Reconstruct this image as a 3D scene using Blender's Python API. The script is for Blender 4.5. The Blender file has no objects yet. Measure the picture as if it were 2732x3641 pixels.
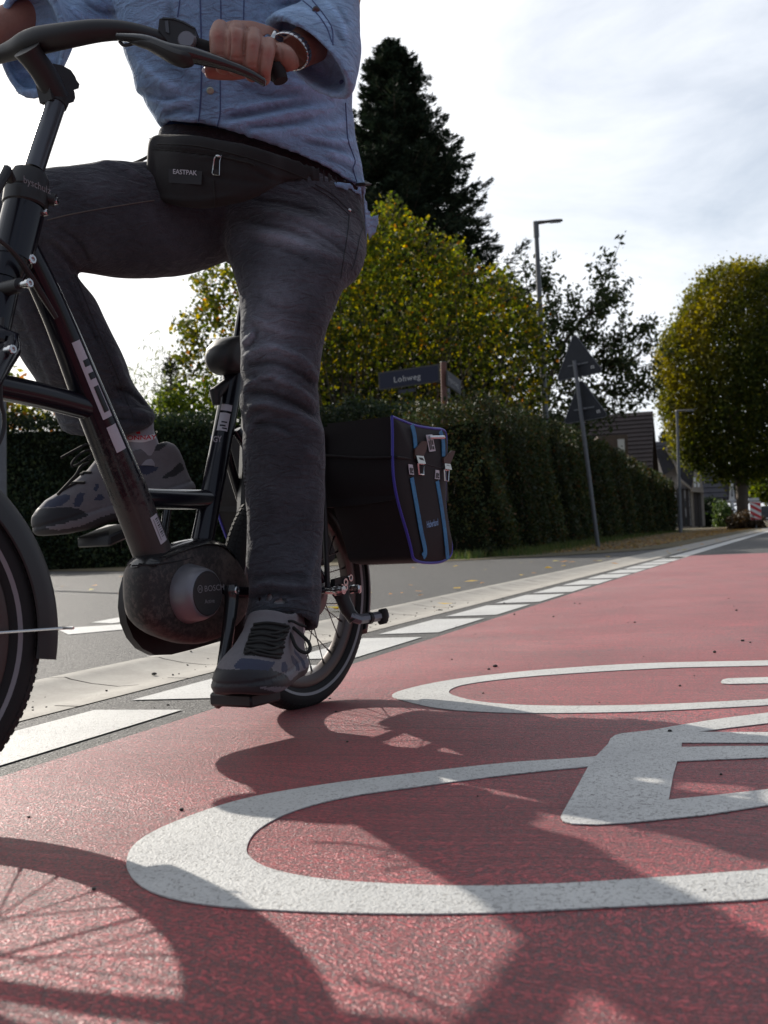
import bpy, bmesh, math, random
import numpy as np
from mathutils import Vector, Matrix
from mathutils.bvhtree import BVHTree
S = bpy.context.scene
rad = math.radians
rng = np.random.default_rng(7)
random.seed(7)

# ------------------------------------------------------------------ camera
W0, H0, F0 = 2732.0, 3641.0, 4000.0      # size of the photograph and focal length in its pixels
ROLL = rad(2.6); CAMZ = .368
PITCH = math.atan((1910 - H0/2)/F0*math.cos(ROLL))
_f = np.array([0, math.cos(PITCH), math.sin(PITCH)])
_u0 = np.array([0, -math.sin(PITCH), math.cos(PITCH)])
_r0 = np.array([1., 0, 0])
_r = math.cos(ROLL)*_r0 - math.sin(ROLL)*_u0
_u = math.cos(ROLL)*_u0 + math.sin(ROLL)*_r0
CP = np.array([0, 0, CAMZ])
cam_d = bpy.data.cameras.new('camera'); cam = bpy.data.objects.new('camera', cam_d)
S.collection.objects.link(cam); S.camera = cam
cam.matrix_world = Matrix(((_r[0], _u[0], -_f[0], 0), (_r[1], _u[1], -_f[1], 0), (_r[2], _u[2], -_f[2], CAMZ), (0, 0, 0, 1)))
cam_d.sensor_fit = 'HORIZONTAL'; cam_d.sensor_width = 36; cam_d.lens = 36*F0/W0
cam_d.clip_start = .05; cam_d.clip_end = 3000
cam_d.dof.use_dof = True; cam_d.dof.focus_distance = 2.2; cam_d.dof.aperture_fstop = 13

# ------------------------------------------------------------------ sky and sun
SUN_AZ, SUN_EL = rad(-34.5), rad(28)       # azimuth from +Y towards +X
w = bpy.data.worlds.new('World'); S.world = w; w.use_nodes = True
nt = w.node_tree; nt.nodes.clear()
def N(nt, t, **k):
    n = nt.nodes.new(t)
    for a, b in k.items():
        if a == 'inp':
            for i, v in b.items(): n.inputs[i].default_value = v
        else: setattr(n, a, b)
    return n
out = N(nt, 'ShaderNodeOutputWorld'); bg = N(nt, 'ShaderNodeBackground', inp={'Strength': .098})
sky = N(nt, 'ShaderNodeTexSky', sky_type='NISHITA', sun_disc=False, sun_elevation=SUN_EL, sun_rotation=SUN_AZ,
        altitude=50, air_density=1.0, dust_density=2.0, ozone_density=1.0)
tc = N(nt, 'ShaderNodeTexCoord'); mp = N(nt, 'ShaderNodeMapping'); mp.inputs['Scale'].default_value = (1, 1, 2.6)
mp.inputs['Rotation'].default_value = (0, rad(-12), 0)
ns = N(nt, 'ShaderNodeTexNoise', inp={'Scale': 3.2, 'Detail': 9, 'Roughness': .58, 'Distortion': .35})
rp = N(nt, 'ShaderNodeValToRGB'); rp.color_ramp.elements[0].position = .30; rp.color_ramp.elements[1].position = .60
mx = N(nt, 'ShaderNodeMix', data_type='RGBA')
L = nt.links.new
# clouds shine brightest towards the sun
dt = N(nt, 'ShaderNodeVectorMath', operation='DOT_PRODUCT'); dt.inputs[1].default_value = (math.sin(SUN_AZ)*math.cos(SUN_EL), math.cos(SUN_AZ)*math.cos(SUN_EL), math.sin(SUN_EL))
cr_ = N(nt, 'ShaderNodeValToRGB'); e_ = cr_.color_ramp.elements; e_[0].position = 0; e_[0].color = (.20, .22, .27, 1); e_[1].position = 1; e_[1].color = (1, 1, 1, 1)
e2_ = e_.new(.80); e2_.color = (.71, .745, .80, 1); e3_ = e_.new(.5); e3_.color = (.25, .275, .33, 1)
m2_ = N(nt, 'ShaderNodeMath', operation='MULTIPLY_ADD', inp={1: .5, 2: .5}); L(tc.outputs['Generated'], dt.inputs[0]); L(dt.outputs['Value'], m2_.inputs[0]); L(m2_.outputs[0], cr_.inputs[0])
ml_ = N(nt, 'ShaderNodeVectorMath', operation='SCALE'); ml_.inputs['Scale'].default_value = 12.5; L(cr_.outputs[0], ml_.inputs[0]); L(ml_.outputs[0], mx.inputs[7])
L(tc.outputs['Generated'], mp.inputs[0]); L(mp.outputs[0], ns.inputs['Vector']); L(ns.outputs[0], rp.inputs[0])
ma = N(nt, 'ShaderNodeMath', operation='MULTIPLY_ADD', inp={1: .62, 2: .34}); L(rp.outputs[0], ma.inputs[0])
L(ma.outputs[0], mx.inputs[0]); L(sky.outputs[0], mx.inputs[6]); L(mx.outputs[2], bg.inputs[0]); L(bg.outputs[0], out.inputs[0])
sd = bpy.data.lights.new('sun', 'SUN'); sd.energy = 5.0; sd.angle = rad(.6); sd.color = (1, .93, .83)
so = bpy.data.objects.new('sun', sd); S.collection.objects.link(so)
sdir = Vector((math.sin(SUN_AZ)*math.cos(SUN_EL), math.cos(SUN_AZ)*math.cos(SUN_EL), math.sin(SUN_EL)))
so.rotation_euler = sdir.to_track_quat('Z', 'Y').to_euler(); so.location = sdir*30
S.view_settings.view_transform = 'Standard'; S.view_settings.look = 'None'
S.view_settings.exposure = 0.22; S.view_settings.gamma = 1
S.render.engine = 'CYCLES'; S.cycles.max_bounces = 6; S.cycles.transparent_max_bounces = 8

# ------------------------------------------------------------------ helpers
def ray(x, y): return _f + (x - W0/2)/F0*_r - (y - H0/2)/F0*_u
def atD(x, y, D):                        # point of a picture position at distance D along the view axis
    return CP + D*ray(x, y)
def atY(x, y, Y):
    d = ray(x, y); return CP + d*(Y/d[1])
def gnd(x, y, z=0.):
    d = ray(x, y); return CP + d*((z - CAMZ)/d[2])
def proj(P):
    d = np.asarray(P, float) - CP; z = d@_f
    return np.stack([W0/2 + F0*(d@_r)/z, H0/2 - F0*(d@_u)/z], -1)
RU = np.array([math.sin(rad(21)), math.cos(rad(21)), 0]); RV = np.array([RU[1], -RU[0], 0])
def RW(t, v, z=0.): return RU*t + RV*v + np.array([0, 0, z])       # along the road, across it
BC = gnd(1080, 2518); TH = rad(31)
BD = np.array([-math.sin(TH), -math.cos(TH), 0]); BL = np.array([math.cos(TH), -math.sin(TH), 0])
def B(s, l, z): return BC + s*BD + l*BL + np.array([0, 0, z])      # bicycle frame: forward, left, up
def bl(x, y, l):
    r = ray(x, y); t = ((BC + l*BL - CP)@BL)/(r@BL); return CP + t*r
def bD(x, y, l): return float((bl(x, y, l) - CP)@_f)
MATS = {}
def mat(name, col, rough=.6, metal=0, spec=.5, bump=None, var=None, noise_scale=200, bump_dist=.001, vcol=False, sheen=0, trans=0, coat=0, detail=4, coords='Object', wr=None):
    m = bpy.data.materials.new(name); m.use_nodes = True; nt = m.node_tree
    b = nt.nodes['Principled BSDF']; L = nt.links.new
    b.inputs['Base Color'].default_value = (*col, 1); b.inputs['Roughness'].default_value = rough
    b.inputs['Metallic'].default_value = metal; b.inputs['Specular IOR Level'].default_value = spec
    if coat: b.inputs['Coat Weight'].default_value = coat; b.inputs['Coat Roughness'].default_value = .08
    if sheen: b.inputs['Sheen Weight'].default_value = sheen; b.inputs['Sheen Roughness'].default_value = .5
    tc = N(nt, 'ShaderNodeTexCoord'); csrc = None
    if var or bump:
        n = N(nt, 'ShaderNodeTexNoise', inp={'Scale': noise_scale, 'Detail': detail, 'Roughness': .6}); L(tc.outputs[coords], n.inputs['Vector'])
    if var:
        a = N(nt, 'ShaderNodeMix', data_type='RGBA'); a.inputs[6].default_value = (*[c*(1-var) for c in col], 1); a.inputs[7].default_value = (*[min(1, c*(1+var)) for c in col], 1)
        n2 = N(nt, 'ShaderNodeTexNoise', inp={'Scale': noise_scale*.13, 'Detail': 5, 'Roughness': .65}); L(tc.outputs[coords], n2.inputs['Vector'])
        ad = N(nt, 'ShaderNodeMath', operation='ADD'); L(n.outputs[0], ad.inputs[0]); L(n2.outputs[0], ad.inputs[1])
        mr = N(nt, 'ShaderNodeMapRange', inp={1: .7, 2: 1.3}); L(ad.outputs[0], mr.inputs[0]); L(mr.outputs[0], a.inputs[0]); csrc = a.outputs[2]
    if vcol:
        at = N(nt, 'ShaderNodeAttribute', attribute_name='Col')
        if csrc:
            mm = N(nt, 'ShaderNodeMix', data_type='RGBA', blend_type='MULTIPLY'); mm.inputs[0].default_value = 1
            L(csrc, mm.inputs[6]); L(at.outputs['Color'], mm.inputs[7]); csrc = mm.outputs[2]
        else: csrc = at.outputs['Color']
    if csrc: L(csrc, b.inputs['Base Color'])
    if bump:
        bp = N(nt, 'ShaderNodeBump', inp={'Strength': bump, 'Distance': bump_dist}); L(n.outputs[0], bp.inputs['Height']); L(bp.outputs[0], b.inputs['Normal'])
    if wr:
        wm = N(nt, 'ShaderNodeMapping'); wm.inputs['Scale'].default_value = (1, 1, 2.2); L(tc.outputs[coords], wm.inputs[0]); wn = N(nt, 'ShaderNodeTexNoise', inp={'Scale': wr[0], 'Detail': 4, 'Roughness': .5, 'Distortion': 1.2}); L(wm.outputs[0], wn.inputs['Vector'])
        b2 = N(nt, 'ShaderNodeBump', inp={'Strength': 1, 'Distance': wr[1]}); L(wn.outputs[0], b2.inputs['Height']); L(b2.outputs[0], bp.inputs['Normal'])
    if trans:
        tr = N(nt, 'ShaderNodeBsdfTranslucent'); ms = N(nt, 'ShaderNodeMixShader', inp={0: trans})
        if csrc:
            br = N(nt, 'ShaderNodeHueSaturation', inp={'Saturation': 1.15, 'Value': 1.5}); L(csrc, br.inputs['Color']); L(br.outputs[0], tr.inputs[0])
        else: tr.inputs[0].default_value = (*[min(1, c*1.5) for c in col], 1)
        o = nt.nodes['Material Output']; L(b.outputs[0], ms.inputs[1]); L(tr.outputs[0], ms.inputs[2]); L(ms.outputs[0], o.inputs[0])
    MATS[name] = m; return m

def link(o, parent=None):
    S.collection.objects.link(o)
    if parent is not None: o.parent = parent; o.matrix_parent_inverse = parent.matrix_world.inverted()
    return o
def empty(name, loc, label, cat, group=None, kind=None):
    o = bpy.data.objects.new(name, None); o.empty_display_size = .1; S.collection.objects.link(o)
    o.matrix_world = Matrix.Translation(Vector(loc)); return tag(o, label, cat, group, kind)
def tag(o, label=None, cat=None, group=None, kind=None):
    for k, v in (('label', label), ('category', cat), ('group', group), ('kind', kind)):
        if v: o[k] = v
    return o
class MB:
    """collects shapes and links them as one mesh object"""
    def __init__(s): s.v = []; s.f = []; s.m = []; s.n = 0
    def add(s, v, f, mi=0):
        v = [tuple(map(float, p)) for p in v]
        s.v += v; s.f += [tuple(i + s.n for i in q) for q in f]; s.m += [mi]*len(f); s.n += len(v); return s
    def ring_loft(s, rings, cap=(True, True), mi=0, closed=True):
        n = len(rings[0]); v = [p for r in rings for p in r]; f = []
        for i in range(len(rings)-1):
            for j in range(n if closed else n-1):
                k = (j+1) % n; f.append((i*n+j, i*n+k, (i+1)*n+k, (i+1)*n+j))
        if cap[0]: v.append(np.mean(rings[0], 0)); c = len(v)-1; f += [(c, (j+1) % n, j) for j in range(n)]
        if cap[1]: v.append(np.mean(rings[-1], 0)); c = len(v)-1; b = (len(rings)-1)*n; f += [(c, b+j, b+(j+1) % n) for j in range(n)]
        return s.add(v, f, mi)
    def tube(s, pts, r, seg=12, cap=(True, True), mi=0, flat=1., up=None):
        pts = [np.asarray(p, float) for p in pts]; n = len(pts); rs = r if hasattr(r, '__len__') else [r]*n
        rings = []; prev = None
        for i, p in enumerate(pts):
            t = pts[min(i+1, n-1)] - pts[max(i-1, 0)]; t = t/(np.linalg.norm(t)+1e-12)
            if prev is None:
                a = np.array(up, float) if up is not None else (np.array([0, 0, 1.]) if abs(t[2]) < .9 else np.array([1., 0, 0]))
            else: a = prev
            a = a - t*(a@t); a /= np.linalg.norm(a)+1e-12; b = np.cross(t, a); prev = a
            rings.append([p + rs[i]*(math.cos(q)*a*flat + math.sin(q)*b) for q in np.linspace(0, 2*math.pi, seg, endpoint=False)])
        return s.ring_loft(rings, cap, mi)
    def box(s, c, ax, ay, az, bev=0, mi=0):      # centre and three half vectors
        c, ax, ay, az = [np.asarray(q, float) for q in (c, ax, ay, az)]
        if bev:
            lx, ly, lz = [np.linalg.norm(q) for q in (ax, ay, az)]
            bx, by, bz = [1 - min(bev, .45*l)/l for l in (lx, ly, lz)]
            rings = []
            for z, k in ((-1, 0), (-bz, 1), (bz, 1), (1, 0)):
                fx, fy = (1, 1) if k else (bx, by); r = []
                for (sx, sy, q) in ((1, 1, 0), (1, 1, 1), (-1, 1, 1), (-1, 1, 0), (-1, -1, 0), (-1, -1, 1), (1, -1, 1), (1, -1, 0)):
                    if k: X = sx*(1 if q == 0 else bx); Y = sy*(by if q == 0 else 1)
                    else: X = sx*bx*(1 if q == 0 else .985); Y = sy*by*(.985 if q == 0 else 1)
                    r.append(c + X*ax + Y*ay + z*az)
                rings.append(r)
            return s.ring_loft(rings, (True, True), mi)
        v = [c + x*ax + y*ay + z*az for z in (-1, 1) for x, y in ((-1, -1), (1, -1), (1, 1), (-1, 1))]
        return s.add(v, [(3, 2, 1, 0), (4, 5, 6, 7), (0, 1, 5, 4), (1, 2, 6, 5), (2, 3, 7, 6), (3, 0, 4, 7)], mi)
    def lathe(s, c, axis, prof, seg=32, mi=0, cap=(True, True), ref=None):
        c = np.asarray(c, float); t = np.asarray(axis, float); t = t/np.linalg.norm(t)
        a = np.array(ref if ref is not None else ((0, 0, 1.) if abs(t[2]) < .9 else (1., 0, 0))); a = a - t*(a@t); a /= np.linalg.norm(a); b = np.cross(t, a)
        rings = [[c + h*t + r*(math.cos(q)*a + math.sin(q)*b) for q in np.linspace(0, 2*math.pi, seg, endpoint=False)] for r, h in prof]
        return s.ring_loft(rings, cap, mi)
    def prism(s, poly, d, mi=0):                 # planar polygon of 3D points extruded by vector d
        n = len(poly); d = np.asarray(d, float); v = [np.asarray(p, float) for p in poly]; v = v + [p + d for p in v]
        f = [tuple(range(n))[::-1], tuple(range(n, 2*n))] + [(i, (i+1) % n, n+(i+1) % n, n+i) for i in range(n)]
        return s.add(v, f, mi)
    def ball(s, c, ax, ay, az, seg=16, rg=10, mi=0):
        rings = []
        for i in range(1, rg):
            ph = math.pi*i/rg
            rings.append([np.asarray(c) + math.sin(ph)*(math.cos(q)*np.asarray(ax) + math.sin(q)*np.asarray(ay)) - math.cos(ph)*np.asarray(az) for q in np.linspace(0, 2*math.pi, seg, endpoint=False)])
        n = len(rings)*seg; v = [p for r in rings for p in r] + [np.asarray(c) - np.asarray(az), np.asarray(c) + np.asarray(az)]
        f = [(i*seg+j, i*seg+(j+1) % seg, (i+1)*seg+(j+1) % seg, (i+1)*seg+j) for i in range(len(rings)-1) for j in range(seg)]
        f += [(n, (j+1) % seg, j) for j in range(seg)] + [(n+1, n-seg+j, n-seg+(j+1) % seg) for j in range(seg)]
        return s.add(v, f, mi)
    def mesh(s, name, mats, smooth=True):
        me = bpy.data.meshes.new(name); me.from_pydata(s.v, [], s.f); me.update()
        for m in (mats if isinstance(mats, (list, tuple)) else [mats]): me.materials.append(MATS[m] if isinstance(m, str) else m)
        if len(me.materials) > 1: me.polygons.foreach_set('material_index', s.m)
        bm = bmesh.new(); bm.from_mesh(me); bmesh.ops.recalc_face_normals(bm, faces=bm.faces); bm.to_mesh(me); bm.free()
        if smooth is True: smooth = 40
        if smooth:
            me.polygons.foreach_set('use_smooth', [True]*len(me.polygons)); me.set_sharp_from_angle(angle=rad(smooth))
        return me
    def build(s, name, mats, parent=None, smooth=True):
        return link(bpy.data.objects.new(name, s.mesh(name, mats, smooth)), parent)
def spline(pts, n):
    """Catmull-Rom resampling of a polyline"""
    P = np.array(pts, float); P = np.vstack([2*P[0]-P[1], P, 2*P[-1]-P[-2]]); o = []
    m = len(pts)-1
    for q in np.linspace(0, m - 1e-9, n):
        i = int(q); t = q-i; a, b, c, d = P[i:i+4]
        o.append(.5*((2*b) + (-a+c)*t + (2*a-5*b+4*c-d)*t*t + (-a+3*b-3*c+d)*t**3))
    return np.array(o)
def fast_mesh(name, V, Fq, mats, cols=None, smooth=False, mi=None):
    """numpy verts (n,3) and faces (m,k)"""
    me = bpy.data.meshes.new(name); k = Fq.shape[1]; me.vertices.add(len(V)); me.vertices.foreach_set('co', np.ascontiguousarray(V, dtype=np.float32).ravel())
    me.loops.add(Fq.size); me.loops.foreach_set('vertex_index', Fq.astype(np.int32).ravel())
    me.polygons.add(len(Fq)); me.polygons.foreach_set('loop_start', np.arange(0, Fq.size, k, dtype=np.int32)); me.polygons.foreach_set('loop_total', np.full(len(Fq), k, dtype=np.int32))
    for m in (mats if isinstance(mats, (list, tuple)) else [mats]): me.materials.append(MATS[m])
    if mi is not None: me.polygons.foreach_set('material_index', np.asarray(mi, dtype=np.int32))
    me.update(calc_edges=True)
    if cols is not None:
        a = me.color_attributes.new('Col', 'FLOAT_COLOR', 'POINT'); c = np.ones((len(V), 4), np.float32); c[:, :3] = cols; a.data.foreach_set('color', c.ravel())
    if smooth: me.polygons.foreach_set('use_smooth', [True]*len(Fq))
    me.validate(); return me
def text_obj(name, body, o, right, up, size, m, parent=None, extrude=.0002, wscale=1., space=1., bold=0.):
    c = bpy.data.curves.new('text', 'FONT'); c.body = body; c.size = 1; c.extrude = 0; c.space_character = space; c.resolution_u = 3; c.offset = bold
    t = bpy.data.objects.new('text', c); S.collection.objects.link(t)
    me = bpy.data.meshes.new_from_object(t.evaluated_get(bpy.context.evaluated_depsgraph_get()))
    bpy.data.objects.remove(t); bpy.data.curves.remove(c)
    n = len(me.vertices); co = np.zeros(n*3, np.float32); me.vertices.foreach_get('co', co); co = co.reshape(-1, 3)
    right = np.asarray(right, float); right = right/np.linalg.norm(right); up = np.asarray(up, float); up = up - right*(up@right)*0; up = up/np.linalg.norm(up)
    nn = np.cross(right, up); nn /= np.linalg.norm(nn)
    V = np.asarray(o) + co[:, :1]*size*wscale*right + co[:, 1:2]*size*up + nn*extrude
    me.vertices.foreach_set('co', V.astype(np.float32).ravel()); me.materials.clear(); me.materials.append(MATS[m]); me.update(); me.name = name
    return link(bpy.data.objects.new(name, me), parent)
# ------------------------------------------------------------------ materials of the setting
def ground_mat(name, cols, scales, rough=(.4, .8), bump=.6, dist=.002, streak=None, speck=None, spec=.5, stain=None, pits=None, coat=None):
    """layered road surface; coordinates in metres, x across and y along the road"""
    m = bpy.data.materials.new(name); m.use_nodes = True; nt = m.node_tree; L = nt.links.new; b = nt.nodes['Principled BSDF']
    tc = N(nt, 'ShaderNodeTexCoord'); mp = N(nt, 'ShaderNodeMapping'); mp.inputs['Rotation'].default_value = (0, 0, rad(21)); L(tc.outputs['Object'], mp.inputs[0]); V = mp.outputs[0]
    n1 = N(nt, 'ShaderNodeTexNoise', inp={'Scale': scales[0], 'Detail': 6, 'Roughness': .65}); L(V, n1.inputs['Vector'])
    n2 = N(nt, 'ShaderNodeTexNoise', inp={'Scale': scales[1], 'Detail': 3, 'Roughness': .6}); L(V, n2.inputs['Vector'])
    vo = N(nt, 'ShaderNodeTexVoronoi', inp={'Scale': scales[2], 'Randomness': 1.}); L(V, vo.inputs['Vector'])
    r = N(nt, 'ShaderNodeValToRGB'); e = r.color_ramp.elements; e[0].position = .3; e[1].position = .7; e[0].color = (*cols[0], 1); e[1].color = (*cols[1], 1)
    L(n1.outputs[0], r.inputs[0]); c = r.outputs[0]
    h = N(nt, 'ShaderNodeMath', operation='MULTIPLY_ADD', inp={1: .6}); L(n2.outputs[0], h.inputs[0]); L(vo.outputs['Distance'], h.inputs[2]); H = h.outputs[0]
    if streak:
        # brush strokes: noise squeezed along a slowly turning direction
        wn = N(nt, 'ShaderNodeTexNoise', inp={'Scale': .9, 'Detail': 2}); L(V, wn.inputs['Vector'])
        wv = N(nt, 'ShaderNodeVectorMath', operation='MULTIPLY_ADD'); wv.inputs[1].default_value = (.5, .75, 0); L(wn.outputs['Color'], wv.inputs[0]); L(V, wv.inputs[2])
        m2 = N(nt, 'ShaderNodeMapping'); m2.inputs['Rotation'].default_value = (0, 0, rad(streak[0])); m2.inputs['Scale'].default_value = (streak[1], streak[2], 1); L(wv.outputs[0], m2.inputs[0])
        sn = N(nt, 'ShaderNodeTexNoise', inp={'Scale': 1, 'Detail': 5, 'Roughness': .6}); L(m2.outputs[0], sn.inputs['Vector'])
        s2 = N(nt, 'ShaderNodeMath', operation='MULTIPLY_ADD', inp={1: streak[3]}); L(sn.outputs[0], s2.inputs[0]); L(H, s2.inputs[2]); H = s2.outputs[0]
        cm = N(nt, 'ShaderNodeMix', data_type='RGBA', blend_type='MULTIPLY'); cm.inputs[0].default_value = .75
        r3 = N(nt, 'ShaderNodeValToRGB'); e = r3.color_ramp.elements; e[0].position = .36; e[1].position = .62; e[0].color = (.50, .44, .46, 1); e[1].color = (1.15, 1.12, 1.12, 1)
        L(sn.outputs[0], r3.inputs[0]); L(c, cm.inputs[6]); L(r3.outputs[0], cm.inputs[7]); c = cm.outputs[2]
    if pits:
        # hollows between the grains, grazing shade put into their dark colour; grains stand out in the relief
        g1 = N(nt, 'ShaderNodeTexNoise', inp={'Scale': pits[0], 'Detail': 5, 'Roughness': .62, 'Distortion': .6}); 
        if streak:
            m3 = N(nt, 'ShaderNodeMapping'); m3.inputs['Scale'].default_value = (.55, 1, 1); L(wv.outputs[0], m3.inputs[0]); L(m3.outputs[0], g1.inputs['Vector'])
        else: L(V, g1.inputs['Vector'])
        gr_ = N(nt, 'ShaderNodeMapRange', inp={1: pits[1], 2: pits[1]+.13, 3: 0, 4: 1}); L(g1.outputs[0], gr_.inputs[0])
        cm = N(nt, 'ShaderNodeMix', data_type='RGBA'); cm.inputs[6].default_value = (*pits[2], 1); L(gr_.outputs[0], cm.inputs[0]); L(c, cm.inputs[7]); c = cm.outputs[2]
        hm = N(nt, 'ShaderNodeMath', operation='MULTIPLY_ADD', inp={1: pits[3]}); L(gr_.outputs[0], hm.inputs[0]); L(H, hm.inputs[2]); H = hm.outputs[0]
    if speck:
        # pits where the layer beneath shows
        pn = N(nt, 'ShaderNodeTexNoise', inp={'Scale': speck[0], 'Detail': 3, 'Roughness': .7}); L(V, pn.inputs['Vector'])
        pb = N(nt, 'ShaderNodeTexNoise', inp={'Scale': 2.2, 'Detail': 3}); L(V, pb.inputs['Vector'])
        pa = N(nt, 'ShaderNodeMath', operation='MULTIPLY_ADD', inp={1: .35}); L(pb.outputs[0], pa.inputs[0]); L(pn.outputs[0], pa.inputs[2])
        pr = N(nt, 'ShaderNodeMapRange', inp={1: speck[1], 2: speck[1]-.05, 3: 0, 4: 1}); L(pa.outputs[0], pr.inputs[0])
        cm = N(nt, 'ShaderNodeMix', data_type='RGBA'); cm.inputs[7].default_value = (*speck[2], 1); L(pr.outputs[0], cm.inputs[0]); L(c, cm.inputs[6]); c = cm.outputs[2]
        hm = N(nt, 'ShaderNodeMath', operation='MULTIPLY_ADD', inp={1: -.8}); L(pr.outputs[0], hm.inputs[0]); L(H, hm.inputs[2]); H = hm.outputs[0]
    if stain:
        qn = N(nt, 'ShaderNodeTexNoise', inp={'Scale': stain[0], 'Detail': 7, 'Roughness': .7}); L(V, qn.inputs['Vector'])
        qr = N(nt, 'ShaderNodeMapRange', inp={1: .5, 2: .75, 3: 0, 4: stain[1]}); L(qn.outputs[0], qr.inputs[0])
        cm = N(nt, 'ShaderNodeMix', data_type='RGBA'); cm.inputs[7].default_value = (*stain[2], 1); L(qr.outputs[0], cm.inputs[0]); L(c, cm.inputs[6]); c = cm.outputs[2]
    L(c, b.inputs['Base Color'])
    rr = N(nt, 'ShaderNodeMapRange', inp={1: .3, 2: .7, 3: rough[0], 4: rough[1]}); L(n2.outputs[0], rr.inputs[0]); L(rr.outputs[0], b.inputs['Roughness'])
    bp = N(nt, 'ShaderNodeBump', inp={'Strength': bump, 'Distance': dist}); L(H, bp.inputs['Height']); L(bp.outputs[0], b.inputs['Normal'])
    b.inputs['Specular IOR Level'].default_value = spec
    if coat: b.inputs['Coat Weight'].default_value = coat[0]; b.inputs['Coat Roughness'].default_value = coat[1]; L(bp.outputs[0], b.inputs['Coat Normal'])
    MATS[name] = m
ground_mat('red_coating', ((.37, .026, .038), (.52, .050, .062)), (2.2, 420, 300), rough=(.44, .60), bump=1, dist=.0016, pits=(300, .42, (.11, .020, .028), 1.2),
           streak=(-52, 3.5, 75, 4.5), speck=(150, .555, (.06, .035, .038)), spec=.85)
ground_mat('asphalt', ((.06, .058, .056), (.15, .146, .14)), (22, 300, 200), rough=(.5, .75), bump=1, dist=.003, pits=(120, .45, (.022, .021, .02), 1.8), stain=(1.3, .5, (.06, .058, .056)))
ground_mat('marking_paint', ((.43, .43, .42), (.53, .53, .51)), (5, 420, 300), rough=(.5, .75), bump=.9, dist=.0009, pits=(230, .33, (.22, .21, .2), .8), speck=(110, .53, (.2, .19, .19)))
ground_mat('concrete', ((.24, .222, .195), (.36, .34, .30)), (6, 160, 420), rough=(.7, .95), bump=.35, dist=.001, stain=(2.5, .45, (.25, .225, .2)))
ground_mat('soil', ((.05, .055, .025), (.10, .085, .04)), (1.2, 40, 60), rough=(.8, 1), bump=1, dist=.02)
mat('joint_dark', (.03, .028, .025), .9)

# ------------------------------------------------------------------ ground, road, markings
def sheet(name, tv, z, m, kind='structure', parent=None, thick=0):
    b = MB(); P = [RW(t, v, z) for t, v in tv]
    if thick: b.prism([RW(t, v, z-thick) for t, v in tv], (0, 0, thick))
    else: b.add(P, [tuple(range(len(P)))])
    o = b.build(name, m, parent, smooth=False)
    if kind: o['kind'] = kind
    return o
sheet('ground', [(-600, -900), (1500, -900), (1500, 900), (-600, 900)], -.06, 'soil')
# carriageway between the gutter and the far kerb
sheet('road', [(-12, -1.645), (900, -1.645), (900, 6.5), (-12, 6.5)], 0, 'asphalt')
# side street running off to the left, with rounded corner at its far side
arc = [(14.6 + 3.2*(1-math.cos(a)) if False else 17.6 - 4.1*math.sin(a), -2.12 - 4.1*(1-math.cos(a)) - 0) for a in np.linspace(0, math.pi/2, 12)]
arc = [(18.2 - 4.0*math.sin(a), -2.12 - 4.0*(1-math.cos(a))) for a in np.linspace(0, math.pi/2, 14)]
sheet('side_street', [(-12, -2.125)] + arc + [(14.5, -9), (19.5, -16), (31, -45), (60, -120), (-12, -120)], 0, 'asphalt')
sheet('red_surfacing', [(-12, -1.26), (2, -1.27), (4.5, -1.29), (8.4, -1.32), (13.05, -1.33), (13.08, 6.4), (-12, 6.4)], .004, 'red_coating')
# gutter of hollow concrete blocks
gb = MB(); prof = [(-2.122, .002), (-2.06, .004), (-2.04, -.002), (-1.97, -.014), (-1.88, -.022), (-1.79, -.016), (-1.735, -.004), (-1.715, .003), (-1.648, .002)]
for k in range(-16, 190):
    L0 = .5 if k < 40 else 2.; t0 = 2.72 + .5*min(k, 40) + 2.*max(0, k-40)
    gb.ring_loft([[RW(t, v, z) for v, z in prof] for t in (t0 + .004, t0 + L0 - .004)], (False, False), closed=False)
o = gb.build('gutter', 'concrete'); o['kind'] = 'structure'
gb = MB(); gb.ring_loft([[RW(t, v, z - .004) for v, z in prof] for t in (-8, 320)], (False, False), closed=False)
o = gb.build('gutter_joint', 'joint_dark'); o['kind'] = 'structure'
# broken edge line, then solid further on
mk = MB()
def quad(b, q, z=.0028, h=.0008):
    b.prism([RW(t, v, z-h) for t, v in q], (0, 0, h))
t = 3.97 - .82*10
while t < 12.3:
    quad(mk, [(t + random.uniform(-.01, .01), -1.565), (t + .04, -1.342), (t + .68, -1.345), (t + .66, -1.565)]); t += .82
quad(mk, [(12.35, -1.56), (12.35, -1.36), (400, -1.36), (400, -1.56)])
o = mk.build('edge_line', 'marking_paint', smooth=False); o['kind'] = 'structure'
mk = MB()   # give way teeth across the mouth of the side street
for k in range(-1, 9):
    c = np.array([4.42, -3.2]) + k*np.array([.42, -.62]) if k else None
for q in [[(4.46, -3.42), (4.66, -3.16), (4.40, -2.94), (4.13, -3.10)], [(4.80, -3.46), (5.16, -3.52), (4.92, -3.30), (4.72, -3.28)]]: quad(mk, q)
o = mk.build('give_way_line', 'marking_paint', smooth=False); o['kind'] = 'structure'
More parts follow.
